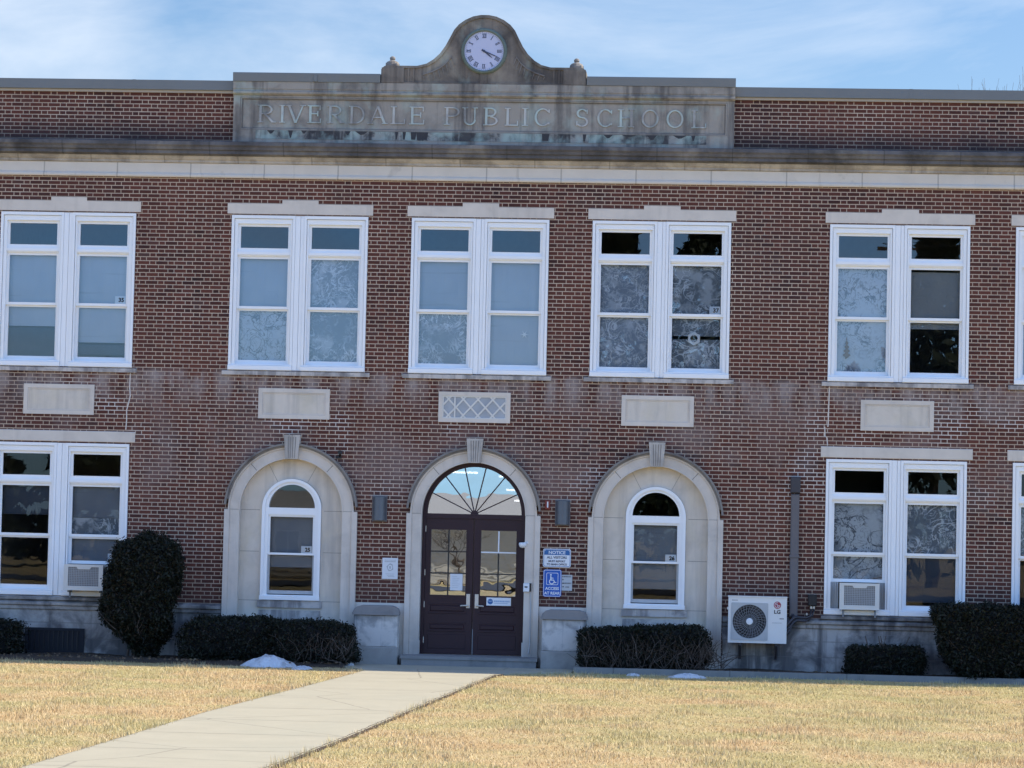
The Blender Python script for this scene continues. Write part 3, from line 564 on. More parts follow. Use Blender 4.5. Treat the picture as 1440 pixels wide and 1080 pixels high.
# arches -----------------------------------------------------------------
def horseshoe(cx, r0, r1, zb): return [(cx + r1, zb)] + arc(cx, ARZ, r1, 0, 180, 48) + [(cx - r1, zb), (cx - r0, zb)] + arc(cx, ARZ, r0, 180, 0, 48) + [(cx + r0, zb)]
def ringarc(cx, r0, r1, a0=0, a1=180): return arc(cx, ARZ, r1, a0, a1, 48) + arc(cx, ARZ, r0, a1, a0, 48)
for i, cx in enumerate(ARX):
    zb = .02
    mb = MB(); mb.poly([horseshoe(cx, .88, 1.045, zb)], -.05, .28)
    for s in (-1, 1): mb.box(min(cx + s * 1.046, cx + s * 1.135), max(cx + s * 1.046, cx + s * 1.135), -.075, .02, zb, ARZ)
    for s in (-1, 1): mb.bevbox(min(cx + s * .86, cx + s * 1.045), max(cx + s * .86, cx + s * 1.045), -.062, -.051, zb, .42, .004)
    mb.poly([ringarc(cx, .875, .895)], -.062, -.051)
    A = mb.build("arch_surround", 'arch', B)
    mb = MB(); mb.poly([ringarc(cx, 1.047, 1.075)], -.07, .02); mb.build("arch_bead", 'arch', A)
    mb = MB(); mb.poly([ringarc(cx, 1.076, 1.105, 9, 171)], -.095, .02); mb.poly([ringarc(cx, 1.106, 1.14, 4, 176)], -.125, .02); mb.build("drip_moulding", 'mould', A)
    mb = MB(); mb.poly([[(cx - .105, 3.425), (cx + .105, 3.425), (cx + .14, 3.835), (cx - .14, 3.835)]], -.15, 0)
    for o in (-.07, -.028, .016, .06): mb.poly([[(cx + o * .8, 3.44), (cx + (o + .012) * .8, 3.44), (cx + o + .014, 3.80), (cx + o, 3.80)]], -.153, -.1505, 1)  # dark strips colour in the shade between the keystone's ridges
    for o in (): mb.poly([[(cx + o * .8, 3.427), (cx + (o + .05) * .8, 3.427), (cx + o + .055, 3.81), (cx + o, 3.81)]], -.168, -.151)
    mb.build("keystone", ['key', 'mould'], A)
    mb = MB()
    for a in (48, 132): mb.poly([[(cx + r * math.cos(R(a + d)), ARZ + r * math.sin(R(a + d))) for r, d in ((.89, -.25), (1.045, -.25), (1.045, .25), (.89, .25))]], -.0525, -.0505)
    for s in (-1, 1): mb.box(min(cx + s * .885, cx + s * 1.04), max(cx + s * .885, cx + s * 1.04), -.0525, -.0505, ARZ - .003, ARZ + .003)
    mb.split("mortar_joint", plain('stone_joint', (.13, .12, .105), .9), A)
    if i == 1: continue
    # stone filled niche with a small round headed window
    WZ = 2.585; r = .51
    mb = MB(); mb.poly([[(cx + .879, .02)] + arc(cx, ARZ, .879, 0, 180, 40) + [(cx - .879, .02)], [(cx + r, 1.03)] + arc(cx, WZ, r, 0, 180, 32) + [(cx - r, 1.03)]], .10, .28)
    NI = mb.build("niche_panel", 'niche', B)
    mb = MB(); mb.box(cx - .55, cx + .55, .055, .10, .905, 1.025); mb.box(cx - .53, cx + .53, .085, .099, .1, .86); mb.build("niche_sill", 'sill', NI)
    mb = MB()
    for z in (1.02, 1.85, ARZ):
        for s in (-1, 1): mb.box(min(cx + s * .55, cx + s * .875), max(cx + s * .55, cx + s * .875), .098, .0995, z - .004, z + .004)
    for a in (62, 118): mb.poly([[(cx + q * math.cos(R(a + d)), ARZ + q * math.sin(R(a + d))) for q, d in ((.55, -.35), (.87, -.2), (.87, .2), (.55, .35))]], .098, .0995)
    mb.split("mortar_joint", plain('niche_joint', (.24, .22, .19), .9), NI)
    mb = MB()
    o = [(cx + r - .004, 1.035)] + arc(cx, WZ, r - .004, 0, 180, 32) + [(cx - r + .004, 1.035)]
    hl = [(cx + .395, WZ + .015)] + arc(cx, WZ + .015, .395, 0, 180, 28)[1:]
    mb.poly([o, hl[:], rect(cx - .40, cx + .40, 1.12, 2.48)], .07, .2)
    o2 = [(cx + r - .004, 1.04)] + arc(cx, WZ, r - .004, 0, 180, 32) + [(cx - r + .004, 1.04)]; i2 = [(cx + .455, 1.10)] + arc(cx, WZ, .455, 0, 180, 32) + [(cx - .455, 1.10)]
    mb.poly([o2, i2], .04, .069); mb.prof([(.03, 1.035), (.03, 1.10), (.069, 1.105), (.069, 1.035)], cx - .515, cx + .515)
    Wn = mb.build("arched_window", 'white', B)
    mb = MB(); mb.poly([arc(cx, WZ + .015, .395, 0, 180, 28)], .12, .122); mb.build("lunette_pane", 'glass_low', Wn)
    mb = MB(); ring(mb, cx - .40, cx + .40, 1.80, 2.48, .035, .10, .14); mb.build("upper_sash", 'white', Wn)
    mb = MB(); ring(mb, cx - .40, cx + .40, 1.135, 1.83, .035, .145, .18, .06); mb.build("lower_sash", 'lgrey', Wn)
    mb = MB(); mb.add([(cx - .37, .12, 1.83), (cx + .37, .12, 1.83), (cx + .37, .12, 2.45), (cx - .37, .12, 2.45)], [(0, 1, 2, 3)]); mb.build("upper_pane", 'glass_low', Wn, recalc=False)
    mb = MB(); mb.add([(cx - .37, .16, 1.19), (cx + .37, .16, 1.19), (cx + .37, .16, 1.80), (cx - .37, .16, 1.80)], [(0, 1, 2, 3)]); mb.build("lower_pane", 'glass_low', Wn, recalc=False)
    mb = MB(); zlow = 1.60 if i == 0 else 1.38; mb.box(cx - .42, cx + .42, .22, .224, zlow, 2.50); mb.box(cx - .42, cx + .42, .205, .215, zlow - .012, zlow + .015)
    mb.build("window_shade", 'sh_grey', Wn)
    card(Wn, cx + .17, cx + .355, 1.83, 1.955, '25' if i == 0 else '26', .123)

# the door -----------------------------------------------------------------
D = MB(); D.poly([horseshoe(0, .822, .879, .185)], .12, .24); D.box(-.822, .822, .125, .24, 2.485, 2.56)
D.poly([arc(0, 2.562, .822, 0, 180, 40) + arc(0, 2.562, .80, 180, 0, 40)], .14, .22)
DO = D.build("door_frame", 'maroon', B)
mb = MB(); mb.poly([arc(0, 2.562, .805, 0, 180, 40)], .185, .187); mb.build("fanlight_pane", 'mirror', DO)
mb = MB()
for k in range(1, 7):
    a = R(180 / 7 * k); c, s = math.cos(a), math.sin(a); w = .009
    mb.poly([[(.05 * c + s * w, 2.562 + .05 * s - c * w), (.812 * c + s * w, 2.562 + .812 * s - c * w), (.812 * c - s * w, 2.562 + .812 * s + c * w), (.05 * c - s * w, 2.562 + .05 * s + c * w)]], .16 - k * .0005, .184)
mb.poly([arc(0, 2.562, .065, 0, 180, 12)], .15, .184)
mb.build("fanlight_muntin", 'maroon', DO)
for s in (-1, 1):
    x0, x1 = (-.82, -.006) if s < 0 else (.006, .82); g0, g1 = (-.725, -.115) if s < 0 else (.135, .745); g0, g1 = (-.725, -.125) if s < 0 else (.125, .725)
    mb = MB(); mb.poly([rect(x0, x1, .19, 2.484), rect(g0, g1, 1.185, 2.29)], .15, .20)
    mb.poly([rect(g0 - .02, g1 + .02, 1.165, 2.31), rect(g0, g1, 1.185, 2.29)], .142, .149)
    for z0, z1 in ((.90, 1.02), (.60, .70)):  # raised panel mouldings low on the leaf
        mb.bevbox(g0 - .02, g1 + .02, .138, .149, z0 - .03, z0, .004); mb.bevbox(g0 - .02, g1 + .02, .142, .149, z1, z1 + .022, .003)
        mb.bevbox(g0 + .01, g1 - .01, .135, .149, z0 + .012, z1 - .012, .012)
    mb.bevbox(g0 - .02, g1 + .02, .143, .149, .28, .52, .005)
    if s < 0:
        for k in range(3): mb.lathe_y(-.61 + .14 * k, 1.12, [(0, .141), (.012, .143), (.014, .149)], 8)
    lf = mb.build("door_leaf", 'maroon', B)
    mb = MB(); mb.add([(g0, .175, 1.185), (g1, .175, 1.185), (g1, .175, 2.29), (g0, .175, 2.29)], [(0, 1, 2, 3)]); mb.build("door_pane", 'mirror', lf, recalc=False)
    mb = MB(); gm = (g0 + g1) / 2
    mb.box(gm - .011, gm + .011, .152, .174, 1.185, 2.29)
    for z in (1.185 + 1.105 / 3, 1.185 + 2.21 / 3): mb.box(g0, gm - .0115, .153, .174, z - .011, z + .011); mb.box(gm + .0115, g1, .153, .174, z - .009, z + .009)
    mb.build("door_muntin", 'black', lf)
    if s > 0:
        mb = MB(); zt_ = 1.185 + 2.21 / 3; mb.box(gm - .011, gm + .011, .1495, .1515, zt_ + .012, 2.285); mb.box(g0 + .002, g1 - .002, .1495, .1515, zt_ - .011, zt_ + .011); mb.build("muntin_glint", 'signwhite', lf)  # white strips stand in for light reflected on the muntins
    hx = s * .072
    mb = MB(); mb.bevbox(hx - .032, hx + .032, .132, .149, .97, 1.21, .004); mb.tube([(hx, .131, 1.015), (hx, .085, 1.015)], .012); mb.tube([(hx, .088, 1.015), (hx + s * .10, .088, 1.012), (hx + s * .125, .09, 1.008)], .012)
    mb.lathe_y(hx, 1.0, [(0, .124), (.014, .125), (.014, .132)], 10); mb.build("door_handle", 'steel', lf)
    for z in (.42, 1.02, 1.56, 2.30) if s < 0 else ():
        mb = MB(); mb.tube([(-.823, .14, z - .05), (-.823, .14, z + .05)], .012); mb.build("hinge", 'steel', lf)
    if s > 0:
        mb = MB(); mb.box(.007, .020, .146, .1495, .19, .62); mb.build("astragal_strip", 'grey', lf)
mb = MB(); mb.box(-1.13, 1.13, -.42, .28, 0, .165); mb.prof([(-.44, .12), (-.44, .17), (.12, .184), (.12, .12)], -1.15, 1.15); mb.build("door_step", stone('step_stone', (.26, .245, .23), (.10, .10, .10)), B)

# plinth, pedestals ---------------------------------------------------------
def plinth(x0, x1):
    mb = MB(); mb.box(x0, x1, -.07, 0, -.1, .30); mb.box(x0, x1, -.055, 0, .301, .775)
    mb.prof([(0, .776), (-.07, .776), (-.085, .79), (-.085, .84), (-.12, .86), (-.12, .895), (-.02, .945), (0, .945)], x0, x1)
    return mb
mb = plinth(-18, -4.255); 
o = mb.build("plinth", 'base', B)
mb = MB(); mb.poly([rect(-7.60, -6.58, .04, .47), rect(-7.54, -6.65, .09, .42)], -.10, -.071); mb.box(-7.54, -6.65, -.076, -.072, .09, .42)
for k in range(11): mb.box(-7.53 + k * .082, -7.51 + k * .082, -.09, -.077, .092, .418, 1)
mb.build("basement_grille", [plain('basement_grille_paint', (.010, .011, .016), .7), 'black'], o)
mb = plinth(4.225, 18); o = mb.build("plinth", 'base', B)
mb = MB()
for x0, x1, z0, z1 in ((6.75, 6.756, .36, .70), (6.75, 8.0, .695, .702), (5.2, 5.206, .31, .77), (5.9, 5.906, .31, .77), (8.0, 8.006, .31, .77)): mb.box(x0, x1, -.058, -.0555, z0, z1)
mb.split("mortar_joint", 'pedcap', o)
for s in (-1, 1):
    xs = sorted((s * 1.14, s * 1.985)); mb = MB(); mb.box(xs[0], xs[1], -.025, 0, -.1, 1.03); mb.prof([(0, .30), (-.05, .30), (-.05, .28), (-.055, .02), (0, .02)], xs[0], xs[1]); mb.build("trim_panel", 'arch', B)
    c = s * 1.585; w = .385
    mb = MB(); mb.bevbox(c - w + .015, c + w - .015, -.33, -.026, .30, .83, .012); PD = mb.build("pedestal", 'ped', B)
    mb = MB(); mb.bevbox(c - w, c + w, -.36, -.026, -.05, .30, .012); mb.build("pedestal_foot", 'pedfoot', PD)
    mb = MB(); cap = [(c - w, .832), (c + w, .832), (c + w, .885), (c + w - .02, .93), (c + w - .07, .97), (c + w - .14, .99), (c - w + .14, .99), (c - w + .07, .97), (c - w + .02, .93), (c - w, .885)]
    mb.poly([cap], -.355, -.026); mb.box(c - w - .012, c + w + .012, -.368, -.356, .832, .872); mb.build("pedestal_cap", 'pedcap', PD)

# stone plaques and the lattice vent over the arches
for i, cx in enumerate((-7.16, -3.11, 0, 3.07, 7.085)):
    if cx == 0: continue
    mb = MB(); ring(mb, cx - .61, cx + .61, 4.11, 4.625, .07, -.025, .01); mb.poly([rect(cx - .55, cx + .55, 4.17, 4.565), rect(cx - .52, cx + .52, 4.20, 4.535)], -.015, .005); PL = mb.build("stone_plaque", 'lime', B)
    mb = MB(); mb.box(cx - .519, cx + .519, -.008, .01, 4.201, 4.534); mb.build("plaque_field", 'niche', PL)
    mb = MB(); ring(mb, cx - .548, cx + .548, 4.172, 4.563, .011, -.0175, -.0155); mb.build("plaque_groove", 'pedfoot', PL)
cx = -.03
mb = MB(); ring(mb, cx - .61, cx + .61, 4.11, 4.625, .065, -.03, .01); VL = mb.build("lattice_vent", 'lime', B)
mb = MB(); mb.box(cx - .545, cx + .545, -.004, -.002, 4.17, 4.56); mb.build("vent_backing", plain('vent_backing', (.36, .38, .40), .5, 0, .35, 3), VL)
mb = MB(); x0, x1, z0, z1 = cx - .545, cx + .545, 4.17, 4.56; st = .25; kq = 0
ring(mb, x0, x1, z0, z1, .022, -.02, -.006)
for d in (-1, 1):
    for k in range(-4, 9):
        a = x0 + k * st + (.05 if d > 0 else .02); sl = 1.0; pts = []
        e0, e1 = a, a + d * (z1 - z0) * .92
        def xa(z): return a + d * (z - z0) * .92 if d > 0 else a + .39 - (z - z0) * .92
        zz = [z0 + (z1 - z0) * q / 40 for q in range(41)]; ok = [z for z in zz if x0 + .012 < xa(z) < x1 - .012]
        if len(ok) > 3:
            za, zb_ = ok[0], ok[-1]; w = .019
            mb.poly([[(xa(za) - w, za), (xa(za) + w, za), (xa(zb_) + w, zb_), (xa(zb_) - w, zb_)]], -.016 - (.003 if d > 0 else 0), -.007)
mb.box(-.375, -.35, -.024, -.02, z0, z1)
mb.build("lattice", 'acwhite', VL)
# caulked cracks beside two windows
mb = MB()
for pts in ([(-5.94, 4.84), (-5.945, 4.6), (-5.93, 4.45), (-5.95, 4.35), (-5.985, 4.2), (-5.98, 4.04), (-5.99, 3.87)], [(5.945, 4.84), (5.94, 4.5), (5.935, 4.2), (5.93, 4.16)], [(5.88, 4.16), (5.885, 4.0), (5.92, 3.98), (5.93, 3.85)]):
    for p, q in zip(pts[:-1], pts[1:]): mb.poly([[(p[0] - .009, p[1]), (p[0] + .009, p[1]), (q[0] + .009, q[1]), (q[0] - .009, q[1])]], -.003, .001)
mb.split("caulked_crack", 'caulk', B)

# ------------------------------------------------------------------ things fixed to the front of the school
def window_ac(x0, x1, z0, z1, yf, label):
    t = thing("window_air_conditioner", label, "air conditioner", ((x0 + x1) / 2, 0, z0), "window air conditioners")
    mb = MB(); w = x1 - x0; h = z1 - z0; gx0, gx1, gz0, gz1 = x0 + w * .11, x1 - w * .11, z0 + h * .14, z1 - h * .10
    mb.poly([rect(x0, x1, z0, z1), [(gx0, gz0), (gx1, gz0), (gx1, gz1), (x0 + w * .70, gz1), (x0 + w * .66, gz1 - .04), (x0 + w * .36, gz1 - .04), (x0 + w * .32, gz1), (gx0, gz1)]], yf, yf + .03)
    mb.box(x0 + .006, x1 - .006, yf + .031, .12, z0 + .006, z1 - .006)
    mb.box(x0 - .004, x1 + .004, yf - .006, yf + .02, z0 - .012, z0 + .001)
    bo = mb.build("body", 'acwhite', t)
    mb = MB(); mb.box(gx0, gx1, yf + .024, yf + .029, gz0, gz1)
    nx, nz = 18, 11
    for k in range(nx + 1): xx = gx0 + (gx1 - gx0) * k / nx; mb.box(xx - .0035, xx + .0035, yf + .012, yf + .022, gz0, gz1, 1)
    for k in range(nz + 1): zz = gz0 + (gz1 - gz0) * k / nz; mb.box(gx0, gx1, yf + .014, yf + .020, zz - .0035, zz + .0035, 1)
    mb.build("grille", ['acgrille', 'lgrey'], t)
    mb = MB(); 
    for k in range(7): mb.box(x1 - .005, x1 - .002, yf + .06 + k * .03, yf + .075 + k * .03, z0 + .05, z1 - .05)
    mb.build("side_louvre", 'black', t)
    for xx in (x0 + .05, x1 - .08): mb = MB(); mb.box(xx, xx + .03, yf + .10, .02, z0 - .05, z0 - .013); mb.box(xx, xx + .03, -.14, -.11, z0 - .14, z0 - .0505); mb.build("support_bracket", 'grey', t)
window_ac(-6.905, -6.235, 1.135, 1.56, -.36, "warm white window air conditioner beside the tall round bush")
window_ac(6.165, 6.825, 1.125, 1.555, -.20, "warm white window air conditioner under the scrolled lace curtain, right of the outdoor unit")

def wall_lamp(x, label):
    t = thing("wall_lamp", label, "wall lamp", (x, 0, 2.41), "wall lamps beside the door")
    mb = MB(); pr = [(x + .118 * math.cos(R(180 + 180 * k / 16)), .118 * 1.35 * math.sin(R(180 + 180 * k / 16))) for k in range(17)]
    vs = [(a, b, 2.42) for a, b in pr] + [(a, b, 2.815) for a, b in pr]; n = 17
    fs = [(i, i + 1, n + i + 1, n + i) for i in range(n - 1)] + [tuple(range(n)), tuple(range(n, 2 * n)), (0, n, 2 * n - 1, n - 1)]
    mb.add(vs, fs); mb.build("shade", 'lampgrey', t)
    mb = MB(); mb.box(x - .128, x + .128, -.03, -.001, 2.40, 2.835); mb.build("back_plate", 'ductgrey', t)
wall_lamp(-1.60, "grey half round wall lamp on the bricks above the small white paper sign")
wall_lamp(1.505, "grey half round wall lamp on the bricks above the blue notice signs")

def rr(x0, x1, z0, z1, r, n=5):
    o = []
    for cx, cz, a in ((x1 - r, z0 + r, -90), (x1 - r, z1 - r, 0), (x0 + r, z1 - r, 90), (x0 + r, z0 + r, 180)):
        o += [(cx + r * math.cos(R(a + 90 * k / n)), cz + r * math.sin(R(a + 90 * k / n))) for k in range(n + 1)]
    return o
# NOTICE
t = thing("notice_sign", "blue and white sign headed NOTICE on the bricks right of the door", "sign", (1.425, 0, 1.70))
mb = MB(); mb.poly([rr(1.19, 1.66, 1.70, 2.01, .035)], -.022, -.012, 0); mb.poly([rr(1.20, 1.65, 1.71, 2.0, .03), rr(1.208, 1.642, 1.718, 1.992, .025)], -.0225, -.0205, 1)
mb.build("panel", ['signwhite', 'blue2'], t)
mb = MB(); mb.poly([[(1.212, 1.905), (1.638, 1.905), (1.638, 1.965)] + [(1.615, 1.988), (1.235, 1.988), (1.212, 1.965)]], -.0235, -.0205); mb.build("header_band", 'blue2', t)
mb = MB(); text_into(mb, "NOTICE", 1.425, 1.922, .072, -.0245, 0, 0, bold=.002, sx=1.08); text_into(mb, "ALL VISITORS", 1.425, 1.845, .056, -.0245, 0, 1, bold=.0015)
text_into(mb, "MUST REPORT", 1.425, 1.785, .044, -.0245, 0, 1, bold=.0015); text_into(mb, "TO MAIN OFFICE", 1.425, 1.733, .044, -.0245, 0, 1, bold=.0015); mb.build("lettering", ['signwhite', 'navy'], t, recalc=False)
# ACCESS AT REAR
t = thing("accessibility_sign", "blue wheelchair sign reading ACCESS AT REAR below the notice", "sign", (1.355, 0, 1.20))
mb = MB(); mb.poly([rr(1.20, 1.51, 1.20, 1.66, .035)], -.022, -.012, 0); mb.poly([rr(1.208, 1.502, 1.208, 1.652, .03), rr(1.216, 1.494, 1.216, 1.644, .025)], -.0228, -.0205, 1)
mb.poly([rr(1.255, 1.455, 1.40, 1.605, .02), rr(1.263, 1.447, 1.408, 1.597, .015)], -.0228, -.0205, 1); mb.build("panel", ['blue', 'signwhite'], t)
mb = MB(); ax, az = 1.345, 1.455
mb.poly([arc(ax, az, .045, 120, 350, 24) + arc(ax, az, .030, 350, 120, 24)], -.0240, -.021)
mb.lathe_y(1.330, 1.570, [(0, -.0245), (.015, -.0245), (.015, -.021)], 14)
mb.poly([[(1.320, 1.548), (1.338, 1.548), (1.343, 1.475), (1.322, 1.475)]], -.0246, -.021); mb.poly([[(1.33, 1.525), (1.375, 1.520), (1.375, 1.508), (1.333, 1.510)]], -.0249, -.021)
mb.poly([[(1.325, 1.490), (1.382, 1.490), (1.382, 1.474), (1.325, 1.474)]], -.0252, -.021); mb.poly([[(1.368, 1.486), (1.384, 1.486), (1.408, 1.438), (1.394, 1.432)]], -.0255, -.021); mb.poly([[(1.396, 1.446), (1.424, 1.452), (1.426, 1.440), (1.396, 1.431)]], -.0258, -.021)
mb.build("wheelchair_symbol", 'signwhite', t)
mb = MB(); text_into(mb, "ACCESS", 1.355, 1.318, .066, -.0238, 0, 0, bold=.002); text_into(mb, "AT REAR", 1.355, 1.240, .066, -.0238, 0, 0, bold=.002); mb.build("lettering", 'signwhite', t, recalc=False)
# small white sign, half hidden behind the blue one
t = thing("small_sign", "small white sign with faint dark lines beside the wheelchair sign", "sign", (1.60, 0, 1.31))
mb = MB(); mb.box(1.50, 1.69, -.010, -.003, 1.31, 1.575); mb.build("panel", 'paperdim', t)
mb = MB()
for k, (a, b, z) in enumerate([(1.52, 1.67, 1.545), (1.52, 1.55, 1.495), (1.53, 1.675, 1.435), (1.52, 1.55, 1.432), (1.52, 1.555, 1.375), (1.58, 1.64, 1.37)]):
    q = a
    while q < b: w = random.uniform(.008, .02); mb.box(q, min(q + w, b), -.0125, -.0103, z - .010, z + .010); q += w + .006
mb.build("printed_line", 'lampgrey', t)
t = thing("paper_sign", "small white paper sign with a grey emblem left of the door", "sign", (-1.395, 0, 1.44))
mb = MB(); mb.box(-1.53, -1.265, -.012, -.003, 1.435, 1.79); mb.build("panel", 'paper', t)
mb = MB(); q = -1.49
for z, h in ((1.752, .008), (1.728, .016)):
    q = -1.49
    while q < -1.31: w = random.uniform(.010, .022); mb.box(q, min(q + w, -1.30), -.0145, -.0123, z - h / 2, z + h / 2); q += w + .005
loops = [[(-1.397 + .062 * math.cos(R(40 * k + 90)) * (1, .8)[k % 2], 1.63 + .07 * math.sin(R(40 * k + 90)) * (1, .85)[k % 2]) for k in range(9)], [(-1.397 + .040 * math.cos(R(40 * k + 90)), 1.63 + .046 * math.sin(R(40 * k + 90))) for k in range(9)]]
mb.poly(loops, -.0145, -.0123); mb.box(-1.412, -1.382, -.0145, -.0123, 1.61, 1.65)
for z in (1.52, 1.495, 1.475):
    q = -1.47 + (1.52 - z)
    while q < -1.33: w = random.uniform(.006, .015); mb.box(q, q + w, -.0145, -.0123, z - .005, z + .005); q += w + .006
mb.build("printed_emblem", 'lgrey', t)
# door paper and sticker
t = thing("door_paper", "white paper notice taped inside the left door's lower glass", "paper notice", (-.26, .15, 1.27))
mb = MB(); mb.box(-.385, -.175, .148, .1515, 1.265, 1.545); mb.build("sheet", 'paper', t)
mb = MB()
for k in range(7): mb.box(-.35, -.35 + .14 * (.6 + .4 * ((k * 37 % 10) / 10)), .1465, .1478, 1.50 - k * .032, 1.507 - k * .032)
mb.build("printed_line", 'paperdim', t)
t = thing("door_sticker", "white sticker with a dark blue globe on the right door", "sticker", (.445, .14, 1.03))
mb = MB(); mb.box(.24, .655, .136, .1415, 1.025, 1.16); mb.build("panel", 'signwhite', t)
mb = MB(); mb.lathe_y(.305, 1.092, [(0, .1335), (.046, .1335), (.046, .1358)], 24); mb.build("globe", 'blue2', t)
mb = MB(); mb.poly([[(.262, 1.115), (.30, 1.10), (.35, 1.112), (.35, 1.10), (.30, 1.086), (.262, 1.10)]], .1318, .1333); q = .372
while q < .62: w = random.uniform(.012, .022); mb.box(q, q + w, .1335, .1355, 1.085, 1.112); q += w + .007
mb.box(.372, .60, .1335, .1355, 1.060, 1.068); mb.build("printed_line", plain('pale_blue_print', (.30, .40, .55), .5), t)
# card reader with its conduit, security camera, alarm light, hook lamp
t = thing("card_reader", "small white and black card reader on the door's right stone jamb", "card reader", (.94, -.06, 1.28))
mb = MB(); mb.bevbox(.872, .975, -.10, -.052, 1.275, 1.415, .008); mb.build("faceplate", 'signwhite', t)
mb = MB(); mb.box(.895, .945, -.1025, -.1005, 1.345, 1.368); mb.box(.9755, 1.005, -.085, -.052, 1.28, 1.42); mb.build("housing", 'black', t)
mb = MB(); mb.tube([(.99, -.065, 1.27), (1.0, -.065, 1.0), (1.0, -.065, .40)], .009); mb.tube([(1.0, -.065, .40), (.99, -.075, .30), (.98, -.07, .24)], .010); mb.build("conduit", 'lgrey', t)
t = thing("security_camera", "little white dome camera on the right side of the door frame", "security camera", (.84, .1, 2.07))
mb = MB(); mb.lathe_z(.845, -.06, [(0, 2.01), (.035, 2.015), (.06, 2.04), (.068, 2.075), (.06, 2.10), (0, 2.105)], 20); mb.build("dome", 'signwhite', t, smooth=True)
mb = MB(); mb.tube([(.87, -.04, 2.09), (.91, -.03, 2.10), (.93, -.055, 2.10)], .018); mb.build("arm", 'signwhite', t)
t = thing("fire_alarm", "tiny red fire alarm with a white strobe on the bricks, upper right of the door", "fire alarm", (1.25, 0, 2.66))
mb = MB(); mb.bevbox(1.205, 1.29, -.045, -.001, 2.67, 2.82, .006); mb.build("housing", 'redmetal', t)
mb = MB(); mb.box(1.24, 1.262, -.058, -.046, 2.70, 2.80); mb.build("strobe", 'signwhite', t)
t = thing("hook_lamp", "small dark gooseneck fitting on the bricks by the left arch", "wall fitting", (-2.30, 0, 3.46))
mb = MB(); mb.box(-2.36, -2.27, -.03, 0, 3.455, 3.50); mb.tube([(-2.30, -.02, 3.49), (-2.29, -.08, 3.53), (-2.285, -.12, 3.58)], .018); mb.box(-2.32, -2.25, -.16, -.09, 3.53, 3.585); mb.build("bracket", 'black', t)

# outdoor condenser -------------------------------------------------------
cx0, cx1, cz0, cz1, cy0, cy1 = 4.315, 5.283, .52, 1.285, -.56, -.22
t = thing("outdoor_condenser", "white outdoor air conditioning unit with a round fan grille, on wall brackets", "air conditioner", ((cx0 + cx1) / 2, 0, cz0))
mb = MB(); fx, fz, fr = 4.668, .885, .272
mb.poly([rect(cx0, cx1, cz0 + .01, cz1), [(fx + (fr + .012) * math.cos(R(10 * k)), fz + (fr + .012) * math.sin(R(10 * k))) for k in range(36)]], cy0, cy0 + .03)
mb.box(cx0 + .004, cx1 - .004, cy0 + .10, cy1, cz0 + .012, cz1 - .004); mb.prof([(cy0 - .012, cz1 + .001), (cy0 - .012, cz1 + .018), (cy1 + .01, cz1 + .018), (cy1 + .01, cz1 + .001)], cx0 - .006, cx1 + .006)
for a in (cx0 + .004, cx1 - .03): mb.box(a, a + .026, cy0 + .031, cy0 + .10, cz0 + .012, cz1 - .004)
mb.box(cx0 + .03, cx1 - .03, cy0 + .031, cy0 + .10, cz1 - .04, cz1 - .004); mb.box(cx0 + .03, cx1 - .03, cy0 + .031, cy0 + .10, cz0 + .012, cz0 + .04)
mb.box(cx0 - .02, cx0 - .001, cy0 + .05, cy0 + .12, 1.075, 1.115)
CB = mb.build("casing", 'condwhite', t)
mb = MB(); mb.poly([rr(fx - .305, fx + .305, fz - .31, fz + .31, .02), [(fx + (fr + .008) * math.cos(R(10 * k)), fz + (fr + .008) * math.sin(R(10 * k))) for k in range(36)]], cy0 - .012, cy0 - .001); mb.build("fan_surround", 'lgrey', t)
mb = MB(); mb.box(fx - .29, fx + .29, cy0 + .09, cy0 + .098, fz - .29, fz + .29); mb.build("fan_well", 'black', t)
mb = MB()
for k in range(3):
    a0 = R(120 * k + 20); pts = []
    for q in range(9):
        a = a0 + R(75) * q / 8; pts.append((fx + .25 * math.cos(a), fz + .25 * math.sin(a)))
    mb.poly([[(fx + .05 * math.cos(a0), fz + .05 * math.sin(a0))] + pts + [(fx + .05 * math.cos(a0 + .7), fz + .05 * math.sin(a0 + .7))]], cy0 + .05 + .004 * k, cy0 + .054 + .004 * k)
mb.build("fan_blade", 'ductdark', t)
mb = MB()
for k in range(30):
    a = R(12 * k); pts = [(fx + r * math.cos(a - (r - .05) * 1.6), cy0 - .004, fz + r * math.sin(a - (r - .05) * 1.6)) for r in (.05, .12, .19, fr)]
    mb.tube(pts, .0042, 5)
for r in (.11, .16, .21, .25, fr): mb.tube([(fx + r * math.cos(R(9 * k)), cy0 + .001, fz + r * math.sin(R(9 * k))) for k in range(41)], .0034, 5, caps=False)
mb.build("fan_guard", 'grey', t)
mb = MB(); mb.lathe_y(fx, fz, [(0, cy0 - .022), (.048, cy0 - .02), (.055, cy0 - .012), (.055, cy0)], 24); mb.build("fan_hub", 'signwhite', t)
mb = MB(); lx, lz = 5.125, 1.165
mb.lathe_y(lx, lz, [(0, cy0 - .004), (.060, cy0 - .004), (.060, cy0 - .0005)], 32); mb.build("logo_disc", 'logored', t)
mb = MB(); yl = cy0 - .0065
mb.poly([arc(lx, lz, .046, 75, 350, 24) + arc(lx, lz, .039, 350, 75, 24)], yl, cy0 - .0042); mb.poly([rect(lx + .008, lx + .046, lz - .010, lz - .003)], yl - .0003, cy0 - .0042)
mb.poly([rect(lx - .003, lx + .004, lz - .022, lz + .022)], yl - .0005, cy0 - .0042); mb.poly([rect(lx - .003, lx + .020, lz - .027, lz - .0215)], yl - .0007, cy0 - .0042); mb.lathe_y(lx - .019, lz + .016, [(0, yl), (.007, yl), (.007, cy0 - .0042)], 10)
mb.build("logo_mark", 'signwhite', t)
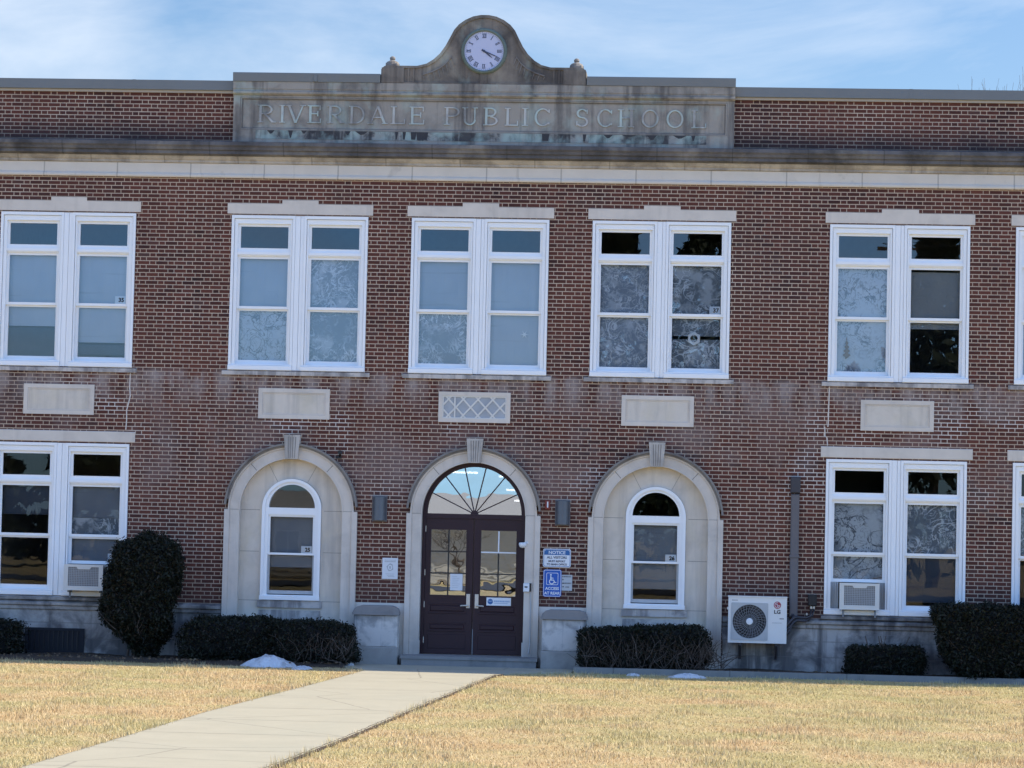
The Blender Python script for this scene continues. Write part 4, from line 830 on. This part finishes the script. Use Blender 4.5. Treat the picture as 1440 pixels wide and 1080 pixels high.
mb = MB(); text_into(mb, "LG", lx, 1.025, .082, cy0 - .003, 0, 0, bold=.003, sx=1.1); mb.box(5.165, 5.235, cy0 - .003, cy0 - .0005, .935, .947)
mb.build("lettering", 'ductdark', t, recalc=False)
mb = MB(); mb.box(5.04, 5.20, cy0 - .003, cy0 - .0005, .868, .873)
for k in range(5): mb.box(cx0 + .06 + k * .02, cx0 + .072 + k * .02, cy0 - .003, cy0 - .0005, 1.225, 1.24)
mb.build("printed_line", 'grey', t)
for xx in (4.50, 5.10):
    mb = MB(); mb.box(xx, xx + .05, cy0 + .05, -.056, cz0 - .035, cz0 + .008); mb.box(xx, xx + .05, -.10, -.056, cz0 - .28, cz0 - .036); mb.tube([(xx + .025, cy0 + .12, cz0 - .03), (xx + .025, -.10, cz0 - .25)], .015)
    mb.build("wall_bracket", 'ductdark', t)
# line-set duct and refrigerant pipes
t = thing("wall_duct", "tall brown grey duct cover running up the bricks by the outdoor unit", "duct", (5.40, 0, .95))
mb = MB(); mb.bevbox(5.335, 5.475, -.10, 0, .96, 3.02, .018); mb.build("cover", 'ductgrey', t)
mb = MB(); mb.bevbox(5.322, 5.488, -.125, 0, 3.03, 3.31, .02); mb.build("end_cap", 'ductdark', t)
mb = MB(); mb.bevbox(5.325, 5.485, -.112, 0, 1.95, 2.0, .008); mb.build("joint_clip", 'ductgrey', t)
t = thing("refrigerant_pipes", "black insulated pipes curving between the outdoor unit, duct and junction box", "pipes", (5.45, -.15, .8))
for k, pts in enumerate([[(5.27, -.35, .80), (5.33, -.33, .88), (5.40, -.24, .95), (5.46, -.16, .965), (5.62, -.15, .955), (5.72, -.12, .99), (5.75, -.10, 1.10)],
                         [(5.27, -.33, .73), (5.34, -.32, .80), (5.40, -.25, .88), (5.46, -.18, .91), (5.6, -.15, .90), (5.68, -.12, .94), (5.70, -.10, 1.10)],
                         [(5.27, -.34, .66), (5.33, -.30, .74), (5.385, -.18, .86), (5.40, -.09, 1.0)]]):
    mb = MB(); mb.tube(pts, .022 if k < 2 else .03, 10); mb.build("pipe", 'ductdark', t, smooth=True)
mb = MB(); mb.tube([(5.14, -.07, .30), (5.14, -.07, .56)], .02); mb.build("drain_pipe", 'ductdark', t)
t = thing("junction_box", "black electrical box on the bricks left of the lace window", "electrical box", (5.72, 0, 1.15))
mb = MB(); mb.bevbox(5.65, 5.79, -.12, 0, 1.155, 1.345, .01); mb.build("housing", 'black', t)
mb = MB()
for xx in (5.70, 5.745): mb.lathe_z(xx, -.08, [(0, 1.155), (.02, 1.15), (.022, 1.12), (.016, 1.10), (0, 1.10)], 12)
mb.lathe_z(5.63, -.07, [(0, 1.04), (.016, 1.03), (.018, 1.0), (0, .99)], 12); mb.build("conduit_connector", 'steel', t)

# ------------------------------------------------------------------ ground
def grass_mat(nm, blade):
    n = N(nm)
    big = n.noise(.55, 4, .55); mid = n.noise(2.6, 4)
    c = n.ramp(big, [(.34, (.55, .365, .185)), (.48, (.61, .45, .24)), (.60, (.45, .395, .175))])
    x, y, z = n.xyz()
    gr = n.ma('MULTIPLY', n.ma('MULTIPLY', n.mr(x, -1, 5), n.mr(y, -14, -5)), n.mr(n.noise(.5, 3, vec=n.scaled(1, 1, 1, (8, 3, 0))), .40, .62, 0, .8)); c = n.mix(gr, c, (.42, .42, .16))
    gr2 = n.mr(n.noise(.45, 3, vec=n.scaled(1, 1, 1, (2, 9, 0))), .48, .62, 0, .7); c = n.mix(gr2, c, (.48, .44, .20))
    c = n.mix(n.mr(mid, .45, .72, 0, .4), c, (.52, .35, .18))
    if blade:
        rn = n.a('ShaderNodeNewGeometry').outputs['Random Per Island']
        c = n.mix(n.mr(rn, 0, 1, .35, .8), c, n.ramp(rn, [(0, (.20, .14, .07)), (.3, (.48, .34, .175)), (.6, (.65, .49, .27)), (.85, (.78, .63, .39)), (1, (.40, .38, .15))]))
        return n.pbr(c, .8, spec=.15)
    f = n.noise(38, 4, .7); c = n.mix(n.mr(f, .35, .65, .75, 0), c, (.34, .25, .13))
    return n.pbr(c, .95, n.bump(f, .8, .03), spec=.05)
M['lawn'] = grass_mat('dry_lawn', False); M['blade'] = grass_mat('dry_grass_blades', True)
n = N('concrete_path'); f = n.noise(1.6, 6); g = n.noise(60, 4); c = n.mix(f, (.36, .325, .24), (.445, .405, .305)); c = n.mix(n.mr(g, .4, .75, 0, .4), c, (.33, .31, .26)); c = n.mix(n.mr(n.noise(.7, 5, vec=n.scaled(1, .5, 1)), .50, .70, 0, .45), c, (.35, .335, .26)); c = n.mix(n.mr(n.noise(7, 5, .7), .52, .75, 0, .4), c, (.31, .295, .24))
cr = n.a('ShaderNodeTexVoronoi', {'Vector': n.mix(.06, n.pos(), n.a('ShaderNodeTexNoise', {'Scale': 3.0, 'Vector': n.pos()}).outputs['Color']), 'Scale': .32}, feature='DISTANCE_TO_EDGE').outputs[0]
c = n.mix(n.mr(cr, .0015, .005, .55, 0), c, (.15, .135, .11)); M['path'] = n.pbr(c, .9, n.bump(g, .3, .004), spec=.2)
n = N('bed_soil'); f = n.noise(9, 6, .65); M['soil'] = n.pbr(n.mix(f, (.045, .035, .028), (.11, .085, .065)), .95, n.bump(f, .9, .05), spec=.1)
M['curbstone'] = stone('curb_stone', (.24, .235, .22), (.10, .10, .10), joint=(1.9, .4))
M['asphalt'] = plain('asphalt', (.05, .05, .052), .9, 0, .2, 3)
mb = MB(); mb.add([(-900, -900, -.03), (900, -900, -.03), (900, 900, -.03), (-900, 900, -.03)], [(0, 1, 2, 3)]); tag(mb.build("ground", 'lawn', recalc=False), kind='structure')
def sheet(name, mat, pts, z, thick=.0):
    mb = MB(); k = len(pts); tr = tessellate_polygon([[Vector((a, b, 0)) for a, b in pts]])
    vs = [(a, b, z) for a, b in pts]; fs = [tuple(q) for q in tr]
    if thick:
        vs += [(a, b, z - thick) for a, b in pts]; fs += [(i, (i + 1) % k, k + (i + 1) % k, k + i) for i in range(k)]
    mb.add(vs, fs); o = mb.build(name, mat, recalc=True); tag(o, kind='structure'); return o
pathL = [(-1.95, -.42), (-2.0, -1.35), (-1.72, -1.75), (-1.5, -2.6), (-1.62, -5), (-1.86, -9), (-2.13, -13.7), (-2.38, -22), (-2.5, -40), (-2.5, -60)]
pathR = [(-.1, -60), (-.15, -40), (-.24, -22), (.03, -17), (.16, -13.7), (.36, -9), (.53, -5), (.62, -2.9), (.95, -2.05), (1.75, -1.38), (1.83, -.42)]
LW = sheet("lawn", 'lawn', [(-60, -60), (60, -60), (60, -1.15), (1.8, -1.3), (1.75, -1.38), (.95, -2.05), (-1.5, -2.05), (-2.0, -1.6), (-60, -1.6)], -.012)
PT = sheet("path", 'path', pathL + pathR, .012, .04)
mb = MB()
for y in (-1.4, -3.6, -5.8, -8.0, -10.3, -12.6, -14.9, -17.2, -19.5, -21.8):
    l = np.interp(-y, [-b for a, b in pathL], [a for a, b in pathL]); r_ = np.interp(-y, [-b for a, b in pathR][::-1], [a for a, b in pathR][::-1]); sk = .06
    mb.add([(l + .01, y - .007, .0135), (r_ - .01, y - .007 + sk, .0135), (r_ - .01, y + .007 + sk, .0135), (l + .01, y + .007, .0135)], [(0, 1, 2, 3)])
tag(mb.build("path_joint", plain('joint_dark', (.26, .24, .20), .95), recalc=False), kind='structure')
for side, pl, w in ((1, pathR, .075), (-1, pathL, .05)):  # dark strips: soil, with the grass edge's shade on the right coloured in
    pts = [p for p in pl if -30 < p[1] < -2.0]; pts = sorted(pts, key=lambda p: -p[1]); mb = MB(); vs = []; n_ = 160
    for i in range(n_ + 1):
        y = -2.6 - 22 * i / n_; x = float(np.interp(-y, [-p[1] for p in pts], [p[0] for p in pts])); ww = w * (.35 + .65 * abs(math.sin(i * 1.7) * math.cos(i * .61)))
        vs += [(x - side * ww * .5, y, .0145), (x + side * ww, y, -.002)]
    mb.add(vs, [(2 * i, 2 * i + 1, 2 * i + 3, 2 * i + 2) for i in range(n_)]); tag(mb.build("soil_shade_edge", 'soil', recalc=False), kind='structure')
def bed(name, x0, x1, y0, zmax, nx=90):
    mb = MB(); ny = 12; vs = []
    for j in range(ny + 1):
        for i in range(nx + 1):
            x = x0 + (x1 - x0) * i / nx; v = j / ny; y = y0 * (1 - v) + (-.03) * v
            yy = y + (.10 * math.sin(x * 2.1) + .06 * math.sin(x * 5.7 + 1)) * (1 - v) if name == 'planting_bed' else y
            vs.append((x, yy, -.01 + zmax * min(1, v * 4) + .02 * math.sin(x * 3.3 + v * 5) * v + random.uniform(0, .018) * min(1, v * 6)))
    fs = [(j * (nx + 1) + i, j * (nx + 1) + i + 1, (j + 1) * (nx + 1) + i + 1, (j + 1) * (nx + 1) + i) for j in range(ny) for i in range(nx)]
    mb.add(vs, fs); return mb
tag(bed("planting_bed", -18, -1.96, -1.65, .05).build("planting_bed", 'soil'), kind='structure')
tag(bed("planting_bed_b", 1.98, 18, -1.08, .07).build("planting_bed", 'soil'), kind='structure')
mb = MB(); mb.box(1.80, 18, -1.25, -1.08, -.05, .085); tag(mb.build("curb", 'curbstone'), kind='structure')
mb = MB(); mb.add([(-300, -72, .01), (300, -72, .01), (300, -62, .01), (-300, -62, .01)], [(0, 1, 2, 3)]); tag(mb.build("road", 'asphalt', recalc=False), kind='structure')

def fast(name, verts, faces, mat, parent=None, org=(0, 0, 0)):
    # verts (n,3) float array, faces (m,k) int array
    me = bpy.data.meshes.new(name); v = np.asarray(verts, np.float32) - np.asarray(parent['_o'] if parent else org, np.float32)
    f = np.asarray(faces, np.int32); m, k = f.shape
    me.vertices.add(len(v)); me.vertices.foreach_set('co', v.ravel()); me.loops.add(m * k); me.loops.foreach_set('vertex_index', f.ravel())
    me.polygons.add(m); me.polygons.foreach_set('loop_start', np.arange(0, m * k, k, dtype=np.int32)); me.polygons.foreach_set('loop_total', np.full(m, k, np.int32))
    me.materials.append(M[mat] if isinstance(mat, str) else mat); me.update(calc_edges=True); me.validate()
    o = bpy.data.objects.new(name, me); COL.objects.link(o); o['_o'] = tuple(parent['_o'] if parent else org)
    if parent: o.parent = parent
    else: o.location = org
    return o
# dry grass blades over the part of the lawn in front of the school
def inside_path(x, y):
    l = np.interp(-y, [-b for a, b in pathL], [a for a, b in pathL]); r_ = np.interp(-y, [-b for a, b in pathR][::-1], [a for a, b in pathR][::-1])
    return (x > l + .03 + .05 * np.sin(y * 9) ** 2) & (x < r_ - .03 - .05 * np.sin(y * 7 + 1) ** 2)
nb = 430000
bx = rng.uniform(-9.5, 10.5, nb); by = -1.2 - 23.5 * rng.random(nb) ** .9
kp = ~inside_path(bx, by) & (by < np.where(bx > 1.7, -1.27, np.where(bx < -1.9, -1.55 + .12 * np.sin(bx * 2.3), -1.3)))
bx, by = bx[kp], by[kp]; nb = len(bx)
hd = rng.uniform(0, 2 * np.pi, nb); ln = rng.uniform(.018, .052, nb); lean = rng.uniform(.3, 1.25, nb); wd = rng.uniform(.0022, .0045, nb)
dx, dy, dz = np.cos(hd) * np.sin(lean) * ln, np.sin(hd) * np.sin(lean) * ln, np.cos(lean) * ln
px, py = -np.sin(hd) * wd, np.cos(hd) * wd; zb = np.full(nb, -.012)
pl_ = np.interp(-by, [-b for a, b in pathL], [a for a, b in pathL]); pr_ = np.interp(-by, [-b for a, b in pathR][::-1], [a for a, b in pathR][::-1]); ed = (np.minimum(abs(bx - pl_), abs(bx - pr_)) < .10)
dx, dy, dz = np.where(ed, dx * 1.5, dx), np.where(ed, dy * 1.5, dy), np.where(ed, dz * 1.6, dz); zb = np.full(nb, -.012)
clump = 1 + .9 * np.clip(np.sin(bx * 3.1 + np.sin(by * 1.7) * 2) * np.sin(by * 2.3 + np.sin(bx * 1.1) * 2), -.4, 1); dz = dz * clump
V = np.stack([np.stack([bx - px, by - py, zb], 1), np.stack([bx + px, by + py, zb], 1), np.stack([bx + dx, by + dy, zb + dz], 1)], 1).reshape(-1, 3)
tag(fast("dry_grass", V, np.arange(nb * 3).reshape(-1, 3), 'blade'), "dry straw coloured grass on the lawn in front of the school", "grass", kind='stuff')
# fallen leaves along the beds
nl = 1500
lx = rng.uniform(-9, 10, nl); ly = np.where(lx < -1.9, -1.6 + 1.3 * rng.random(nl) ** 1.6 - .15, np.where(lx > 1.9, -1.05 + .9 * rng.random(nl), -5)); kp = ly > -3; lx, ly = lx[kp], ly[kp]; nl = len(lx)
def leaf_quads(c, size, up=None, rngs=rng, asp=.6):
    n_ = len(c); a = rngs.normal(size=(n_, 3)); a /= np.linalg.norm(a, axis=1, keepdims=True)
    if up is not None: a[:, 2] *= up; a /= np.linalg.norm(a, axis=1, keepdims=True)
    b = np.cross(a, rngs.normal(size=(n_, 3))); b /= np.linalg.norm(b, axis=1, keepdims=True)
    s = size * rngs.uniform(.5, 1.6, (n_, 1)); a = a * s; b = b * s * asp
    V_ = np.stack([c - a, c - b * .9, c + a, c + b * .9], 1).reshape(-1, 3)
    return V_, np.arange(n_ * 4).reshape(-1, 4)
n = N('fallen_leaves'); rn = n.a('ShaderNodeNewGeometry').outputs['Random Per Island']; M['litter'] = n.pbr(n.ramp(rn, [(0, (.06, .04, .03)), (.5, (.14, .09, .055)), (1, (.24, .17, .10))]), .9)
V, F = leaf_quads(np.stack([lx, ly, np.full(nl, .065)], 1), .026, up=.25)
tag(fast("fallen_leaves", V, F, 'litter'), "brown fallen leaves scattered along the planting beds", "leaves", kind='stuff')

# ------------------------------------------------------------------ shrubs
def leafmat(name, cols):
    n = N(name); rn = n.a('ShaderNodeNewGeometry').outputs['Random Per Island']; c = n.ramp(rn, [(i / (len(cols) - 1), k) for i, k in enumerate(cols)])
    return n.pbr(c, .6, spec=.25)
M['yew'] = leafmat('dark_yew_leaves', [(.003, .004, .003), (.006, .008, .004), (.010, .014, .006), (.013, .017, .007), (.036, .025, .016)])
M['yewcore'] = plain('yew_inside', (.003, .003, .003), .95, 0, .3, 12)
M['twig'] = leafmat('bare_twigs', [(.04, .03, .023), (.08, .06, .048), (.15, .12, .10)])
M['conifer'] = leafmat('conifer_leaves', [(.012, .02, .012), (.025, .04, .02), (.04, .055, .025)])
def blob_points(n_, fn, noise=.05, seed=0):
    # fn(u, v) -> surface point arrays; returns jittered points
    r_ = np.random.default_rng(seed); nu, nv = 160, 90; U, V_ = np.meshgrid(np.linspace(0, 1, nu + 1), np.linspace(0, 1, nv + 1)); G = fn(U.ravel(), V_.ravel()).reshape(nv + 1, nu + 1, 3)
    a, b, c, d = G[:-1, :-1].reshape(-1, 3), G[:-1, 1:].reshape(-1, 3), G[1:, 1:].reshape(-1, 3), G[1:, :-1].reshape(-1, 3)
    ar = np.linalg.norm(np.cross(c - a, d - b), axis=1); k = r_.choice(len(ar), n_, p=ar / ar.sum()); s, t = r_.random((n_, 1)), r_.random((n_, 1))
    p = (a[k] * (1 - s) + b[k] * s) * (1 - t) + (d[k] * (1 - s) + c[k] * s) * t
    return p + r_.normal(size=p.shape) * noise
def superq(cx, cy, cz, a, b, c, e=.35, shape=None):
    def fn(u, v):
        th = (u - .5) * 2 * np.pi; ph = np.arcsin(2 * v - 1)
        sp = lambda w, q: np.sign(w) * np.abs(w) ** q
        x = a * sp(np.cos(ph), e) * sp(np.cos(th), e); y = b * sp(np.cos(ph), e) * sp(np.sin(th), e); z = c * sp(np.sin(ph), e)
        k = 1 + .055 * np.sin(x * 5 + y * 3 + cx) * np.cos(z * 6 + x * 2.3) + .04 * np.sin(x * 13 + z * 9) + .03 * np.sin(x * 23 + cx * 3) * np.sin(z * 19 + y * 17)
        p = np.stack([x * k, y * k, z * k], 1)
        if shape is not None: p = shape(p)
        return p + np.array([cx, cy, cz])
    return fn
def shrub(name, label, cat, org, fns, nleaf, size, twigs=0, trunk=True, group=None, twigarea=None):
    t = thing(name, label, cat, org, group)
    cores_v, cores_f, o_ = [], [], 0; leaves = []
    for q, fn in enumerate(fns):
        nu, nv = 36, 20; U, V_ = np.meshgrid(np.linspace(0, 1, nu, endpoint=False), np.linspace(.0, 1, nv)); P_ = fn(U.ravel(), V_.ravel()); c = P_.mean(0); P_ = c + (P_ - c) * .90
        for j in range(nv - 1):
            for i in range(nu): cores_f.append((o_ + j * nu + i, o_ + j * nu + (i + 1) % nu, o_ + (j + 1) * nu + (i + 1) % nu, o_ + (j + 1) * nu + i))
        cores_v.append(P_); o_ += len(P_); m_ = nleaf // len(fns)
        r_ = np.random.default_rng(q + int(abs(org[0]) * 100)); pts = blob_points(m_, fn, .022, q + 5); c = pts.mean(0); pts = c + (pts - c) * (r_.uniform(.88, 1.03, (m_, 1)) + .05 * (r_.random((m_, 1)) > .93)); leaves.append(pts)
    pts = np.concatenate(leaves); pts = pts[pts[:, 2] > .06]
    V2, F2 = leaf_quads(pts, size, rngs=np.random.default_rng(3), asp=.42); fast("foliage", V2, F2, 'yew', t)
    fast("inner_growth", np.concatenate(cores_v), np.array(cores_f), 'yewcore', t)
    if trunk:
        mb = MB(); r2 = random.Random(int(abs(org[0]) * 77))
        for k in range(5):
            x = org[0] + r2.uniform(-.25, .25); y = org[1] + r2.uniform(-.1, .1); mb.tube([(x, y, -.02), (x + r2.uniform(-.1, .1), y + r2.uniform(-.1, .1), .35), (x + r2.uniform(-.25, .25), y, .7)], [.03, .02, .008], 6)
        mb.build("stem", 'bark', t)
    if twigs:
        mb = MB(); r2 = random.Random(int(abs(org[0]) * 31)); x0, x1, z0, z1, yf = twigarea
        for k in range(twigs):
            x = r2.uniform(x0, x1); z = r2.uniform(z0, z0 + (z1 - z0) * .5); a = r2.uniform(-.9, .9); L_n = r2.uniform(.18, .5); y = yf + r2.uniform(-.02, .10)
            p = [(x, y + .05, z)]
            for s in range(3): a += r2.uniform(-.5, .5); p.append((p[-1][0] + math.sin(a) * L_n / 3, p[-1][1] - r2.uniform(0, .035), min(z1, p[-1][2] + math.cos(a) * L_n / 3)))
            mb.tube(p, [.006, .005, .004, .002], 4, caps=False)
        mb.build("twig", 'twig', t, recalc=False)
    return t
# tall round bush: broad head leaning left over a tapering foot
def eggs(p):
    z = p[:, 2:3]; f = 1 + .0 * z
    w = np.interp(z[:, 0], [-1.05, -.75, -.35, .1, .5, .85, 1.05], [.46, .62, .96, .98, 1.04, 1.0, .76]); p = p.copy(); p[:, 0] *= w; p[:, 1] *= w
    p[:, 0] += np.interp(z[:, 0], [-1.05, -.6, -.2, .3, .7, 1.05], [.06, .0, -.12, -.02, .05, .06]); return p
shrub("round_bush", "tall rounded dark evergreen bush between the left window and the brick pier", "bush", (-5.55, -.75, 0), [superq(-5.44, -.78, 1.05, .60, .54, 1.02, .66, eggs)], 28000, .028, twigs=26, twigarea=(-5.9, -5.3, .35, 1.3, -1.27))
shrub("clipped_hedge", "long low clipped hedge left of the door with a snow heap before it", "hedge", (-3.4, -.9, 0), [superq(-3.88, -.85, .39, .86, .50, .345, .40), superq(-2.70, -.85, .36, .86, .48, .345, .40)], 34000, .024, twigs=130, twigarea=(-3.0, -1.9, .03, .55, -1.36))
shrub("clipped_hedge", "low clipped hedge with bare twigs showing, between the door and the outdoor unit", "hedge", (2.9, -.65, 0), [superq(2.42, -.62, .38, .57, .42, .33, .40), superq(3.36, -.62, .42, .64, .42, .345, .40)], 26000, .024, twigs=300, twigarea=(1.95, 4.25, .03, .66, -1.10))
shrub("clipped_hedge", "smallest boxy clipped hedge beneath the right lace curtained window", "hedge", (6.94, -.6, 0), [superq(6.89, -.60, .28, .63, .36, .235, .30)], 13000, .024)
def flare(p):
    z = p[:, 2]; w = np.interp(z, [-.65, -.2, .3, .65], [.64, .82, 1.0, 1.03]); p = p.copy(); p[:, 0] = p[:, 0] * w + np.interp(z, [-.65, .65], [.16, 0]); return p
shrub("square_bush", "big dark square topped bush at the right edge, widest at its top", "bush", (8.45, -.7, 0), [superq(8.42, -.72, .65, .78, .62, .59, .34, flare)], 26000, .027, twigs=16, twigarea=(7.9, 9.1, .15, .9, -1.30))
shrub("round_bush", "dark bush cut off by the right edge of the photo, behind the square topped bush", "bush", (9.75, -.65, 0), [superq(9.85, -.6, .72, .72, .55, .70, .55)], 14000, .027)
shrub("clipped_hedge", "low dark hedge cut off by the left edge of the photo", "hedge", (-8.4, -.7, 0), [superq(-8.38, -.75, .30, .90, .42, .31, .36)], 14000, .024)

# snow left lying
n = N('old_snow'); f = n.noise(7, 5); c = n.mix(n.mr(f, .5, .66, 0, .55), (.70, .71, .73), (.28, .255, .24)); M['snow'] = n.pbr(c, .7, n.bump(n.noise(30, 5, .7), 1.0, .03))
def snow(x, y, a, b, h, label, seed):
    mb = MB(); r2 = random.Random(seed); nr, ns = 7, 26; vs = [(x, y, h + .0)]; ph = [r2.uniform(0, 6) for _ in range(4)]
    for j in range(1, nr + 1):
        for i in range(ns):
            th = 2 * math.pi * i / ns; q = j / nr; k = 1 + .16 * math.sin(2 * th + ph[0]) + .10 * math.sin(5 * th + ph[1])
            vs.append((x + a * q * k * math.cos(th), y + b * q * k * math.sin(th), max(-.02, h * (1 - q ** 1.5) + r2.uniform(-.12, .12) * h * (1 - q * .6) + .012 * math.sin(7 * th + j + ph[2]) - .016 * (j == nr))))
    fs = [(0, 1 + i, 1 + (i + 1) % ns) for i in range(ns)] + [(1 + (j - 1) * ns + i, 1 + j * ns + i, 1 + j * ns + (i + 1) % ns, 1 + (j - 1) * ns + (i + 1) % ns) for j in range(1, nr) for i in range(ns)]
    mb.add(vs, fs); o = mb.build("snow_heap", 'snow', smooth=True, org=(x, y, 0)); tag(o, label, "snow", "old snow patches")
snow(-3.15, -1.75, .40, .32, .18, "largest heap of old snow, at the foot of the long hedge left of the path", 1)
snow(-2.55, -2.25, .17, .30, .035, "thin strip of snow just right of the largest snow heap", 2)
snow(-1.93, -1.0, .10, .12, .09, "tiny snow lump by the pedestal left of the door", 5)
snow(3.66, -1.80, .27, .20, .055, "small white snow patch on the grass before the hedge right of the door", 3)
snow(2.78, -1.7, .10, .08, .03, "smallest snow scrap on the grass edge right of the path", 4)

# ------------------------------------------------------------------ bare tree behind the school, and what stands across the street (seen in the glass)
def bare_tree(name, label, x, y, h, seed, r0=.16, spread=.5, depth=6, up=.0):
    t = thing(name, label, "tree", (x, y, 0)); r2 = random.Random(seed); mb = MB(); tw = MB()
    def br(p, d, L_, r, k):
        q = p + d * L_; m_ = (p + q) / 2 + Vector((r2.uniform(-1, 1), r2.uniform(-1, 1), 0)) * L_ * .06
        (mb if k > depth - 2 else tw).tube([p, m_, q], [r, r * .85, r * .68], 6 if k > depth - 3 else 4, caps=False)
        if k == 0: return
        for _ in range(3 if k > 1 else 2):
            dd = (d + Vector((r2.uniform(-1, 1), r2.uniform(-1, 1), r2.uniform(-.2, .6) + up)) * spread).normalized(); br(q, dd, L_ * r2.uniform(.68, .86), r * .62, k - 1)
    br(Vector((x, y, 0)), Vector((0, 0, 1)), h * .26, r0, depth)
    mb.build("trunk", 'bark', t, recalc=False); tw.build("crown", 'twig', t, recalc=False)
bare_tree("bare_tree", "bare tree whose thin twigs show above the parapet at the upper right", 12.7, 36, 16.3, 4, .075, .42, 6, .35)
def conifer(label, x, y, h, w, seed):
    t = thing("conifer_tree", label, "tree", (x, y, 0), "conifers across the street"); r_ = np.random.default_rng(seed); n_ = 5200
    q = r_.random(n_) ** .75; rad = w * (1 - q) ** .8 * (.55 + .45 * r_.random(n_)) * (1 + .25 * np.sin(q * 40)); th = r_.uniform(0, 2 * np.pi, n_); z = 1.2 + q * (h - 1.2)
    V_, F_ = leaf_quads(np.stack([x + rad * np.cos(th), y + rad * np.sin(th), z - rad * .2], 1), .34, rngs=r_, asp=.5); fast("crown", V_, F_, 'conifer', t)
    mb = MB(); mb.tube([(x, y, -.1), (x, y, h * .5), (x, y, h * .97)], [.35, .22, .03], 8); mb.build("trunk", 'bark', t)
conifer("tall conifer across the street facing the second window from the right", -.6, -96, 22.5, 4.2, 1)
conifer("tall conifer across the street right of the beige house", 4.2, -97, 23.5, 4.6, 2)
conifer("broad conifer across the street beside the utility pole", 15.6, -96, 22.5, 3.8, 3)
conifer("lower conifer across the street left of the beige house", -27, -98, 10.5, 4.4, 4)
conifer("lowest conifer across the street at the far left", -34, -97, 9.8, 4.4, 5)
conifer("conifer across the street behind the utility pole wires", 11.5, -97, 11, 3.4, 6)
bare_tree("bare_tree", "bare tree across the street behind the beige house", -11, -84, 11, 9, .22, .55, 5)
bare_tree("bare_tree", "small bare tree in front of the beige house across the street", -6.6, -75.5, 2.9, 21, .06, .9, 5)
h = thing("beige_house", "low beige sided house across the street facing the school", "house", (-6, -80, 0))
mb = MB(); mb.box(-16, -2.5, -86, -79, 0, 2.75); 
for k in range(13): mb.prof([(-79, .1 + k * .2), (-78.965, .1 + k * .2), (-78.99, .29 + k * .2), (-79, .29 + k * .2)], -16, -2.5)
mb.build("wall", 'beige', h)
mb = MB(); mb.prof([(-78.4, 2.76), (-82.5, 4.0), (-86.6, 2.76)], -16.5, -2.0); mb.build("roof", 'roofing', h)
for x in (-14.6, -12.2):
    mb = MB(); ring(mb, x - .6, x + .6, .9, 2.2, .09, -78.9, -78.85); mb.box(x - .02, x + .02, -78.92, -78.88, .99, 2.11); w = mb.build("window", 'white', h); mb = MB(); mb.box(x - .5, x + .5, -78.96, -78.94, 1, 2.1); mb.build("pane", 'dkfab', w)
mb = MB(); mb.box(-10.9, -10.0, -78.95, -78.9, 0, 2.1); mb.build("door", 'lgrey', h)
n = N('tube_glow'); n.t.links.new(n.a('ShaderNodeEmission', {0: (1, .97, .9, 1), 1: 6.0}).outputs[0], n.o.inputs[0]); M['tube'] = n.m
for k, (x, y, z) in enumerate(((-.45, 2.6, 3.30), (.55, 2.4, 3.24), (.62, 3.4, 3.02), (.70, 4.4, 2.84))):
    t = thing("fluorescent_light", "glowing tube light seen through the fanlight, %s" % ("left one of the row", "top right one", "middle right one", "lowest right one")[k], "ceiling light", (x, y, z), "tube lights in the entrance hall")
    mb = MB(); mb.box(x - .30, x + .30, y - .03, y + .03, z, z + .03); mb.build("tube", 'tube', t); mb = MB(); mb.box(x - .32, x + .32, y - .05, y + .05, z + .031, z + .06); mb.build("housing", 'white', t)
h = thing("utility_pole", "wooden utility pole with wires across the street", "utility pole", (12.1, -73, 0))
mb = MB(); mb.tube([(12.1, -73, -.1), (12.1, -73, 17.2)], [.16, .11], 10); mb.build("pole", 'wood', h)
mb = MB(); mb.box(10.9, 13.2, -73.06, -72.94, 15.6, 15.75); mb.box(11.2, 12.9, -73.06, -72.94, 14.6, 14.73); mb.build("crossarm", 'wood', h)
mb = MB()
for dx_, z in ((-1, 15.85), (1, 15.85), (-.7, 14.85), (.7, 14.85), (0, 7.0), (0, 6.5)): mb.tube([(12.1 + dx_, -73, z), (12.1 + dx_ + 20, -73, z - .5), (12.1 + dx_ + 40, -73, z + .2)], .022, 5)
mb.build("wire", 'black', h)
for o in bpy.data.objects:
    if '_o' in o: del o['_o']
